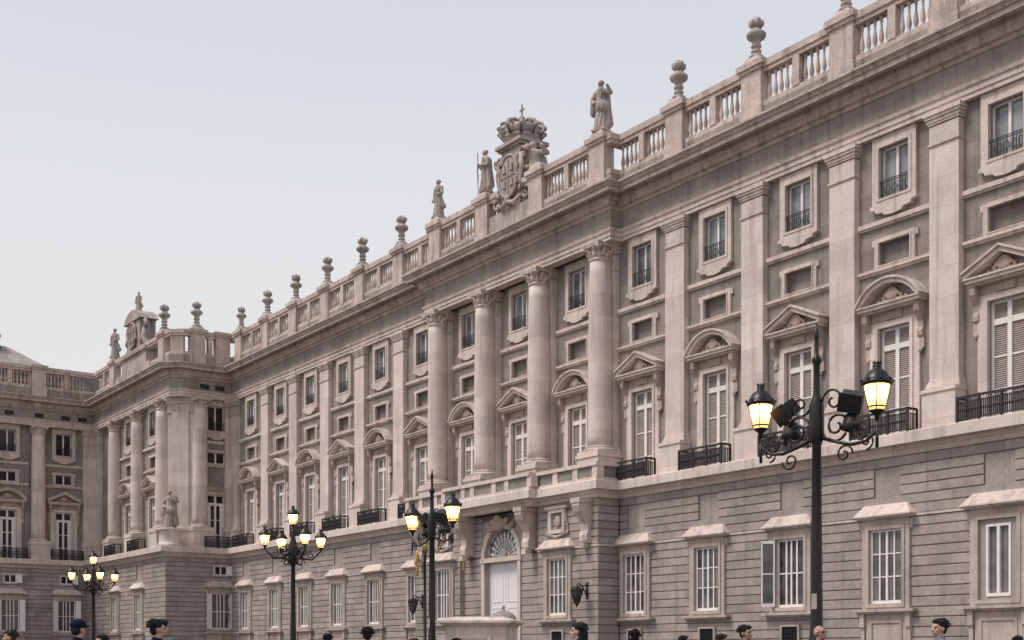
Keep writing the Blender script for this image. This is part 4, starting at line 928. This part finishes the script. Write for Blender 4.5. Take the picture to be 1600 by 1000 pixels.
# ------------------------------------------------------------------ lantern lamps
def lantern_meshes():
    g_ = MB().lathe([(.125, .14), (.15, .2), (.235, .62)], 12, smooth=True, cap=False).mesh('lantern_glass', 'lampglass')
    c = MB().lathe([(.25, .60), (.285, .62), (.285, .67), (.25, .69), (.23, .74), (.17, .84), (.09, .9), (.07, .92), (.085, .96), (.05, 1.0), (.035, 1.02)], 16)
    for k in range(8):
        a = math.pi * 2 * k / 8; c.tube([(.05 * math.cos(a), .05 * math.sin(a), .99), (.085 * math.cos(a), .085 * math.sin(a), 1.045)], [.02, .008], 4)
        c.ball((.285 * math.cos(a), .285 * math.sin(a), .69), .03, 5, 4)
    f = MB()
    for k in range(4):
        a = math.pi * 2 * k / 4 + .5; f.tube([(.13 * math.cos(a), .13 * math.sin(a), .14), (.158 * math.cos(a), .158 * math.sin(a), .2), (.243 * math.cos(a), .243 * math.sin(a), .62)], .011, 4)
    f.lathe([(.162, .19), (.168, .2), (.168, .215), (.162, .22)], 12, cap=False); f.lathe([(.02, -.06), (.045, 0), (.05, .05), (.09, .09), (.14, .13), (.14, .15), (.02, .15)], 10)
    bl = MB().ball((0, 0, .56), .03, 8, 6).mesh('lantern_bulb', 'bulb')
    return g_, c.mesh('lantern_cap', 'lampiron'), f.mesh('lantern_cage', 'lampiron'), bl
LM = lantern_meshes()
LPOW = 14
def lantern(root, loc, power=LPOW, s=1.0):
    o = obj('lantern', LM[1], root, loc, 0, (s,) * 3); sub('lantern_glass', LM[0], o); sub('lantern_cage', LM[2], o); sub('lantern_bulb', LM[3], o)
    l = bpy.data.lights.new('lantern_light', 'POINT'); l.energy = power; l.color = (1, .54, .2); l.shadow_soft_size = .05
    lo = bpy.data.objects.new('lantern_light', l); COL.objects.link(lo); lo.parent = o; lo.location = (0, 0, .53)
def lamp_root(x, depth, label, ref_top):
    r = bpy.data.objects.new('street_lamp', None); COL.objects.link(r); r.location = at(x, depth); tag(r, label, 'street lamp', 'lit lamps on the plaza'); return r
def post_mesh(h, s=1.0, spike=True):
    b = MB(); b.lathe([(.24 * s, 0), (.24 * s, .12), (.2 * s, .18), (.2 * s, .75), (.235 * s, .8), (.235 * s, .88), (.17 * s, .96), (.155 * s, 1.3), (.17 * s, 1.36), (.135 * s, 1.44), (.11 * s, 1.6), (.095 * s, 1.9), (.085 * s, 3.2), (.07 * s, h - 1.9), (.09 * s, h - 1.86), (.115 * s, h - 1.8), (.115 * s, h - 1.3), (.085 * s, h - 1.2), (.055 * s, h - 1.1), (.05 * s, h - .66), (.08 * s, h - .6), (.08 * s, h - .56), (.035 * s, h - .5), (.03 * s, h - .25), (.045 * s, h - .22), (.012 * s, h)], 14)
    return b
def twin_lamp(x, depth, top_y, ang, arm, label, floods, dz):
    r = lamp_root(x, depth, label, 0); r.rotation_euler = (0, 0, ang); h = CZ + (HY - top_y) / FPX * depth - GZ
    obj('post', post_mesh(h).mesh('lamp_post', 'lampiron'), r); zl = h - dz
    for s in (-1, 1):
        b = MB(); b.tube([(s * .08, 0, zl - .05), (s * .4, 0, zl - .16), (s * arm * .6, 0, zl - .22), (s * arm * .82, 0, zl - .2), (s * arm, 0, zl - .06)], [.035, .03, .03, .026, .03], 6)
        b.tube(scroll((s * .36, 0, zl + .1), .26, 1.6, R(200), s, (s, 0)), .022, 5); b.tube(scroll((s * .3, 0, zl + .5), .2, 1.2, R(180), -s, (s, 0)), .02, 5); b.tube(scroll((s * .8, 0, zl - .05), .15, 1.4, R(90), s, (s, 0)), .018, 5); b.tube(scroll((s * .5, 0, zl - .35), .15, 1.3, R(0), s, (s, 0)), .018, 5)
        b.tube([(s * arm, 0, zl - .32), (s * arm, 0, zl)], .025, 6); b.tube(scroll((s * (arm - .18), 0, zl - .2), .13, 1.3, R(270), s, (s, 0)), .016, 5)
        obj('bracket_arm', b.mesh('bracket_arm', 'lampiron'), r)
        lantern(r, (s * arm, 0, zl + .12), LPOW, .82)
        if floods:
            b = MB(); b.box(-.2, .2, -.16, .16, -.16, .16); b.box(-.23, .23, -.2, -.16, -.19, .19); b.box(-.03, .03, .16, .3, -.05, .05)
            for i in range(5): b.box(-.17 + .075 * i, -.15 + .075 * i, .161, .22, -.13, .13)
            o = obj('floodlight', b.mesh('floodlight', 'iron'), r, (s * .6, .05, zl + .46), 0, (.78, .78, .78)); o.rotation_euler = (R(28 if s > 0 else 35), R(12 * s), R(25 * s))
            b = MB(); b.tube([(s * .62, .04, zl - .1), (s * .62, .04, zl + .35)], .02, 5); b.lathe([(.02, zl - .02), (.17, zl + .03), (.15, zl + .12), (.11, zl + .26), (.05, zl + .3)], 12, c=(s * .56, .12)); obj('floodlight_mount', b.mesh('floodlight_mount', 'iron'), r)
    if floods:
        obj('number_plate', MB().box(-.05, .05, -.1, -.094, 2.0, 2.24).mesh('number_plate', 'dullpaint'), r, (.02, -.0, .0))
    return r
def five_lamp(x, depth, top_y, ang, arm, label):
    r = lamp_root(x, depth, label, 0); r.rotation_euler = (0, 0, ang); h = CZ + (HY - top_y) / FPX * depth - GZ
    zt = h - 1.05; b = MB(); b.lathe([(.24, 0), (.24, .12), (.2, .18), (.2, .75), (.235, .8), (.235, .88), (.17, .96), (.155, 1.3), (.17, 1.36), (.13, 1.44), (.11, 1.9), (.09, 3.2), (.075, zt - 1.4), (.12, zt - 1.3), (.2, zt - 1.1), (.16, zt - .9), (.2, zt - .75), (.12, zt - .5), (.07, zt - .3), (.09, zt - .15), (.05, zt)], 14)
    obj('post', b.mesh('lamp_post', 'lampiron'), r); lantern(r, (0, 0, zt + .04), LPOW, .76)
    za = zt - .75
    for k in range(4):
        a = k * math.pi / 2; ca, sa = math.cos(a), math.sin(a); b = MB()
        b.tube([(.1 * ca, .1 * sa, za - .1), (.4 * ca, .4 * sa, za - .35), (.75 * ca, .75 * sa, za - .38), (arm * ca, arm * sa, za - .05)], [.05, .04, .035, .03], 6)
        b.tube(scroll((.35 * ca, .35 * sa, za - .05), .2, 1.5, R(200), 1, (ca, sa)), .028, 5); b.tube(scroll((.7 * ca, .7 * sa, za - .2), .15, 1.3, R(90), 1, (ca, sa)), .022, 5); b.tube(scroll((.3 * ca, .3 * sa, za - .5), .16, 1.3, R(0), 1, (ca, sa)), .024, 5)
        obj('bracket_arm', b.mesh('bracket_arm', 'lampiron'), r); lantern(r, (arm * ca, arm * sa, za - .02), LPOW, .76)
    return r
RA = math.atan2(RT.y, RT.x)                      # direction of the picture's right
def lyaw(x, deg): return RA - math.atan((x - 800) / FPX) + R(deg)
def yaw(lat, dep): v = RT * lat + FW * dep; return math.atan2(v.y, v.x)
twin_lamp(1276, 20, 505, yaw(1.76, -1.95), 1.07, 'tall black twin lantern lamp post with floodlights at the right', True, 1.75)
twin_lamp(675, 34, 733, yaw(1.2, -2.3), 1.31, 'black twin lantern lamp post beside the central portal', True, 1.75)
five_lamp(458, 47, 781, lyaw(458, 23), 1.1, 'five lantern lamp post before the left half of the facade')
five_lamp(146, 63, 853, lyaw(146, 17), 1.05, 'distant five lantern lamp post at the far left')
# slim pole with gilded tip
r = bpy.data.objects.new('slim_pole', None); COL.objects.link(r); r.location = at(664, 38); tag(r, 'slim black pole with gilded tip left of the twin lamp post', 'pole')
hp = CZ + (HY - 850) / FPX * 38 - GZ
obj('shaft', MB().lathe([(.2, 0), (.2, .3), (.12, .5), (.12, .9), (.19, 1.0), (.19, 1.1), (.05, 1.2), (.035, hp - .4), (.055, hp - .36), (.035, hp - .3)], 12).mesh('pole_shaft', 'lampiron'), r)
obj('gilded_tip', MB().lathe([(.05, hp - .3), (.11, hp - .2), (.06, hp - .08), (.03, hp + .1), (.01, hp + .3)], 10).mesh('pole_tip', 'gold'), r)
# gilded drops under the left consoles, unlit wall lanterns
gm = MB().lathe([(.06, -1.1), (.16, -.9), (.1, -.7), (.2, -.5), (.12, -.3), (.24, 0), (.14, .3), (.2, .55), (.1, .8), (.03, 1.0)], 10)
for k in range(6):
    a = k * 1.047; gm.tube([(.15 * math.cos(a), .15 * math.sin(a), -.2), (.32 * math.cos(a), .32 * math.sin(a), .1), (.2 * math.cos(a), .2 * math.sin(a), .4)], .035, 5)
gm.box(-.05, .05, 0, .5, .3, .4); gme = gm.mesh('gilded_ornament', 'gold')
for u, y, lb in ((PC - 3.35, TYF - .1, 'gilded hanging ornament on the wall left of the white door'), (PC - 8.6, BYF, 'gilded hanging ornament on the wall behind the slim pole')):
    o = obj('gilded_ornament', gme, None, (u, y - .42, 7.5), 0, (.62, .62, .8)); tag(o, lb, 'ornament', 'gilded wall ornaments')
def wall_lantern(u, y, z, label):
    r = bpy.data.objects.new('wall_lantern', None); COL.objects.link(r); r.location = (u, y, z); r.scale = (.8, .8, .8); tag(r, label, 'wall lantern', 'unlit wall lanterns by the portal')
    b = MB(); b.tube([(0, 0, -.2), (0, -.5, .5), (0, -.8, .62), (0, -.9, .45)], .045, 6); b.tube([(0, 0, .5), (0, -.45, .48)], .03, 5); b.box(-.12, .12, -.05, 0, -.4, .7); obj('bracket', b.mesh('wall_bracket', 'iron'), r)
    b = MB(); b.lathe([(.5, .18), (.42, .24), (.3, .32), (.12, .4), (.06, .46)], 8, c=(0, -.9), smooth=False); b.lathe([(.16, -.75), (.06, -.88), (.02, -1.0)], 8, c=(0, -.9), smooth=False)
    for k in range(8): a = 2 * math.pi * k / 8; b.tube([(.43 * math.cos(a), -.9 + .43 * math.sin(a), .18), (.16 * math.cos(a), -.9 + .16 * math.sin(a), -.75)], .025, 4)
    obj('lantern_cage', b.mesh('wall_lantern_cage', 'iron'), r)
    obj('lantern_glass', MB().lathe([(.15, -.74), (.41, .17)], 8, c=(0, -.9), smooth=False).mesh('wall_lantern_glass', M['glass_low']), r)
wall_lantern(PC + 8.6, BYF, 4.9, 'dark wall lantern on bracket between portal and right flank'); wall_lantern(PC - 8.6, BYF, 4.9, 'dark wall lantern behind the slim pole')
# ------------------------------------------------------------------ stone sentry box before the portal
r = bpy.data.objects.new('sentry_box', None); COL.objects.link(r); D0 = 33.0; r.location = at(752, D0); r.rotation_euler = (0, 0, RA + R(-14)); tag(r, 'low pale stone sentry box with cornice and small lead dome', 'sentry box')
hs_ = CZ + (HY - 980) / FPX * D0 - GZ
b = MB(); b.box(-.82, .78, -.5, .75, .3, hs_); obj('body', b.mesh('sentry_body', 'trim'), r)
b = MB(); b.box(-.9, .86, -.58, .83, 0, .3); obj('plinth', b.mesh('sentry_plinth', 'granite'), r)
b = MB()
for z0, z1, d in ((0, .05, .03), (.05, .1, .1), (.1, .16, .16)): b.box(-.82 - d, .78 + d, -.5 - d, .75 + d, hs_ + z0, hs_ + z1)
b.taper(-.98, .94, -.66, .91, hs_ + .16, -.7, .66, -.4, .65, hs_ + .26); obj('cornice', b.mesh('sentry_cornice', 'trim'), r)
b = MB(); b.ring(-.6, .4, .5, hs_ - .2, -.5, .3, .6, hs_ - .3, -.53, -.495); obj('front_panel', b.mesh('sentry_panel', 'trim'), r)
b = MB(); b.lathe([(.34, hs_ + .2), (.33, hs_ + .26), (.27, hs_ + .34), (.16, hs_ + .41), (.05, hs_ + .44), (.03, hs_ + .47), (.045, hs_ + .51), (.015, hs_ + .58)], 18, c=(.5, .35)); obj('dome', b.mesh('sentry_dome', 'lead'), r)
# ------------------------------------------------------------------ people on the plaza
def skinmat(n_, c): return plain(n_, c, .55, noise=.06, nscale=30)
SK = [skinmat('skin_fair', (.52, .31, .24)), skinmat('skin_tan', (.40, .23, .17)), skinmat('skin_ruddy', (.42, .235, .18))]
def clothmat(n_, c): return plain(n_, c, .9, noise=.2, nscale=60, spec=.2)
CL = {'navy': clothmat('navy_cloth', (.008, .010, .02)), 'black': clothmat('black_cloth', (.013, .013, .015)), 'bluegrey': clothmat('blue_grey_cloth', (.16, .19, .25)), 'brown': clothmat('brown_cloth', (.06, .04, .03)), 'red': clothmat('dull_red_cloth', (.22, .05, .04)), 'grey': clothmat('grey_cloth', (.12, .12, .125))}
HM = {'dark': plain('dark_hair', (.012, .009, .008), .85, noise=.3, nscale=40), 'brown': plain('brown_hair', (.045, .026, .017), .85, noise=.3, nscale=40), 'grey': plain('grey_hair', (.22, .20, .19), .6, noise=.2, nscale=40)}
SHOE = plain('shoe_leather', (.02, .018, .016), .5)
EYE = plain('eye_dark', (.02, .015, .012), .2)
def person_meshes(walk, bulk, long_hair):
    st = .22 if walk else .07; sw = .16 if walk else .02
    hipz, kz = .92, .5
    LL = [((.09, 0, hipz), (.1, -st * .55, kz), (.1, -st, .09)), ((-.09, 0, hipz), (-.1, st * .3, kz), (-.1, st, .11))]
    AA = [((.19, 0, 1.41), (.25, sw, 1.13), (.24, sw - .1, .88)), ((-.19, 0, 1.41), (-.25, -sw, 1.13), (-.24, -sw - .12, .89))]
    pr = [('c', (0, .015, .98), .13, (0, .01, 1.3), .14), ('c', (-.13, .01, 1.38), .08, (.13, .01, 1.38), .08), ('c', (0, .02, 1.42), .062, (0, 0, 1.55), .055)]
    for h, k, f in LL: pr += [('c', h, .082, k, .055), ('c', k, .055, f, .038), ('e', (f[0], f[1] - .06, .045), (.04, .12, .04))]
    for a, e, w_ in AA:
        pr += [('c', a, .05, e, .04), ('c', e, .038, w_, .028)]; s = 1 if a[0] > 0 else -1
        pr.append(('e', (w_[0], w_[1] - .02, w_[2] - .05), (.018, .042, .05)))
        for i in range(4): y = w_[1] - .055 + .024 * i; l = (.062, .075, .07, .055)[i]; pr += [('c', (w_[0], y, w_[2] - .085), .0095, (w_[0] - s * .008, y - .004, w_[2] - .085 - l * .5), .009), ('c', (w_[0] - s * .008, y - .004, w_[2] - .085 - l * .5), .009, (w_[0] - s * .028, y - .004, w_[2] - .085 - l), .008)]
        pr.append(('c', (w_[0] - s * .008, w_[1] - .055, w_[2] - .03), .011, (w_[0] - s * .02, w_[1] - .085, w_[2] - .09), .009))
    # head: skull, jaw, nose, brow, ears
    pr += [('e', (0, .012, 1.655), (.074, .092, .098)), ('e', (0, -.03, 1.605), (.056, .06, .075)), ('e', (0, -.055, 1.565), (.032, .03, .028)), ('c', (0, -.083, 1.655), .011, (0, -.105, 1.615), .017), ('c', (-.04, -.068, 1.672), .018, (.04, -.068, 1.672), .018), ('c', (-.02, -.083, 1.585), .009, (.02, -.083, 1.585), .009)]
    for s in (-1, 1): pr += [('e', (s * .078, .012, 1.635), (.012, .022, .034)), ('e', (s * .045, -.05, 1.62), (.022, .025, .02))]
    tag_ = f'{walk}{bulk}{long_hair}'
    body = sculpt('body', pr, .0095, SK[0], 2)
    j = [('c', (0, .015, .84), .155 * bulk, (0, .01, 1.25), .16 * bulk), ('c', (-.14, .01, 1.39), .095, (.14, .01, 1.39), .095), ('c', (0, .01, 1.25), .155 * bulk, (0, .01, 1.36), .13), ('c', (0, .015, 1.44), .085, (0, .012, 1.485), .078)]
    for a, e, w_ in AA: wv = Vector(e).lerp(Vector(w_), .93); j += [('c', a, .075, e, .06), ('c', e, .06, tuple(wv), .045)]
    jac = sculpt('jacket', j, .016, CL['navy'], 2, lambda co: co + .006 * np.sin(co[:, [2, 0, 1]] * 42))
    t = [('e', (0, .01, .92), (.15, .12, .12))]
    for h, k, f in LL: t += [('c', h, .095, k, .072), ('c', k, .072, (f[0], f[1], f[2] + .02), .058)]
    tro = sculpt('trousers', t, .016, CL['black'], 2)
    sh = sculpt('shoes', [p for h, k, f in LL for p in (('e', (f[0], f[1] - .05, .05), (.05, .135, .05)), ('e', (f[0], f[1] + .02, .07), (.048, .06, .06)))], .012, SHOE, 1)
    hr = [('e', (0, .026, 1.684), (.079, .088, .082)), ('e', (0, .052, 1.64), (.074, .056, .078)), ('e', (0, -.04, 1.735), (.06, .045, .03)), ('e', (.05, .02, 1.7), (.04, .06, .06)), ('e', (-.05, .02, 1.7), (.04, .06, .06))]
    if long_hair: hr += [('c', (0, .07, 1.62), .075, (0, .085, 1.42), .06), ('c', (.055, .05, 1.64), .035, (.06, .05, 1.45), .03), ('c', (-.055, .05, 1.64), .035, (-.06, .05, 1.45), .03)]
    hair = sculpt('hair', hr, .008, HM['dark'], 0, lambda co: co + .003 * np.sin(co[:, [1, 2, 0]] * 95) * np.sin(co[:, [2, 0, 1]] * 140) + .0022 * rng.normal(size=co.shape))
    hs = MB(); hr_ = random.Random(int(bulk * 100))
    for q in range(260):
        u_ = hr_.uniform(-.25, 1); a = hr_.uniform(0, 6.283); st_ = math.sqrt(max(0, 1 - u_ * u_)); dx, dy, dz = st_ * math.cos(a), st_ * math.sin(a), u_
        if dy < -.35 and dz < .55: continue
        p = Vector((.084 * dx, .028 + .095 * dy, 1.688 + .088 * dz)); t_ = Vector((dx * .5 + hr_.uniform(-.6, .6), dy * .6 + .3 + hr_.uniform(-.5, .5), -.5 + hr_.uniform(-.3, .5))).normalized(); l_ = hr_.uniform(.02, .05)
        hs.tube([p, p + t_ * l_ * .6 + Vector((dx, dy, dz)) * .012, p + t_ * l_ + Vector((dx, dy, dz)) * .006], [.0045, .0035, .001], 3)
    strands = hs.mesh('hair_strands', HM['dark'])
    eyes = MB()
    for s in (-1, 1): eyes.ball((s * .03, -.079, 1.648), (.012, .007, .007), 8, 5)
    return dict(body=body, jacket=jac, trousers=tro, shoes=sh, hair=hair, strands=strands, eyes=eyes.mesh('eyes', EYE))
PV = [person_meshes(True, 1.0, False), person_meshes(False, 1.12, False), person_meshes(True, .92, True)]
CAPM = sculpt('cap', [('e', (0, .015, 1.70), (.098, .11, .085)), ('e', (0, -.1, 1.68), (.07, .07, .014))], .012, CL['navy'], 1)
GLS = MB()
for s in (-1, 1): GLS.tube([(s * .032 + .022 * math.cos(t), -.092, 1.648 + .018 * math.sin(t)) for t in np.linspace(0, 2 * math.pi, 11)], .003, 4); GLS.tube([(s * .054, -.09, 1.652), (s * .082, .01, 1.65)], .003, 4)
GLS = GLS.mesh('glasses', CL['black'])
def recol(o, mat): o.material_slots[0].link = 'OBJECT'; o.material_slots[0].material = mat
def person(x, ytop, face, v, jac, hair, label, h=1.72, skin=0, cap=False, bald=False, glasses=False, scarf=None, depth=None):
    s = h / 1.775; top = h + (.0 if not cap else .01)
    d = depth or FPX * (GZ + top - CZ) / (HY - ytop)
    r = bpy.data.objects.new('person', None); COL.objects.link(r); r.location = at(x, d); r.scale = (s,) * 3
    vd = RT * (x - 800) / FPX + FW; base = math.atan2(vd.y, vd.x)          # direction away from the viewer
    want = {'away': base, 'toward': base + math.pi, 'left': base + R(80), 'right': base - R(80), 'awayleft': base + R(40), 'awayright': base - R(45), 'toleft': base + R(125), 'toright': base - R(125)}[face]
    r.rotation_euler = (0, 0, want + R(90)); P = PV[v]
    for nme in ('body', 'jacket', 'trousers', 'shoes', 'eyes'):
        o = obj(nme, P[nme], r)
        if nme == 'body': recol(o, SK[skin])
        if nme == 'jacket': recol(o, CL[jac])
    if not bald:
        hh = obj('hair', P['hair'], r); recol(hh, HM[hair])
        if not cap: hs_o = obj('hair_strands', P['strands'], hh); recol(hs_o, HM[hair]); hs_o['kind'] = 'stuff'
    if cap: obj('cap', CAPM, r)
    if glasses: obj('glasses', GLS, r)
    if scarf: o = obj('scarf', SCARF, r); recol(o, CL[scarf])
    tag(r, label, 'person', 'passers-by on the plaza')
SCARF = sculpt('scarf', [('c', (.085 * math.cos(a), .01 + .085 * math.sin(a), 1.47), .04, (.085 * math.cos(a + .6), .01 + .085 * math.sin(a + .6), 1.47), .04) for a in np.arange(0, 6.3, .6)], .014, CL['bluegrey'], 1)
person(123, 966, 'awayright', 1, 'navy', 'dark', 'person in dark navy jacket and cap before the far left lamp', skin=0, cap=True, h=1.74)
person(15, 984, 'left', 0, 'brown', 'brown', 'brown haired person at the bottom left corner', h=1.7)
person(158, 991, 'toleft', 2, 'red', 'dark', 'person in dull red right beside the far left lamp post', h=1.62)
person(247, 967, 'right', 0, 'navy', 'dark', 'dark haired person in navy jacket facing right, front one of the left pair', h=1.74)
person(255, 957, 'awayright', 1, 'grey', 'dark', 'tall person in grey half hidden behind the navy jacket walker', h=1.9, depth=22)
person(512, 990, 'away', 0, 'black', 'dark', 'dark haired person seen from behind, right of the five lantern lamp post', h=1.7)
person(574, 979, 'away', 1, 'navy', 'dark', 'dark haired person in navy seen from behind below the left flank windows', h=1.72)
person(645, 997, 'left', 2, 'black', 'brown', 'mostly hidden person at the bottom edge left of the slim pole', h=1.64)
person(713, 992, 'away', 0, 'black', 'dark', 'small dark head in front of the sentry box', h=1.58, depth=22)
person(903, 972, 'left', 2, 'black', 'dark', 'person with full dark hair facing left below the dark wall lantern', h=1.74)
person(992, 983, 'away', 1, 'black', 'dark', 'dark haired person seen from behind below the first right flank window', h=1.72)
person(1070, 993, 'right', 0, 'brown', 'dark', 'person barely showing at the bottom edge under the second right flank window', h=1.7)
person(1130, 990, 'right', 2, 'black', 'brown', 'brown haired person just left of the dark haired walker facing right', h=1.68)
person(1166, 976, 'toright', 0, 'black', 'dark', 'dark haired walker facing right, left of the tall twin lamp post', h=1.74, skin=1)
person(1281, 975, 'toright', 1, 'brown', 'grey', 'bald ruddy faced person with glasses in front of the tall lamp post', h=1.74, skin=2, bald=True, glasses=True)
person(1467, 966, 'toleft', 0, 'bluegrey', 'dark', 'dark haired person in blue grey scarf and jacket facing left at lower right', h=1.76, scarf='bluegrey')
person(1590, 993, 'away', 2, 'black', 'dark', 'dark head at the bottom right corner', h=1.66)
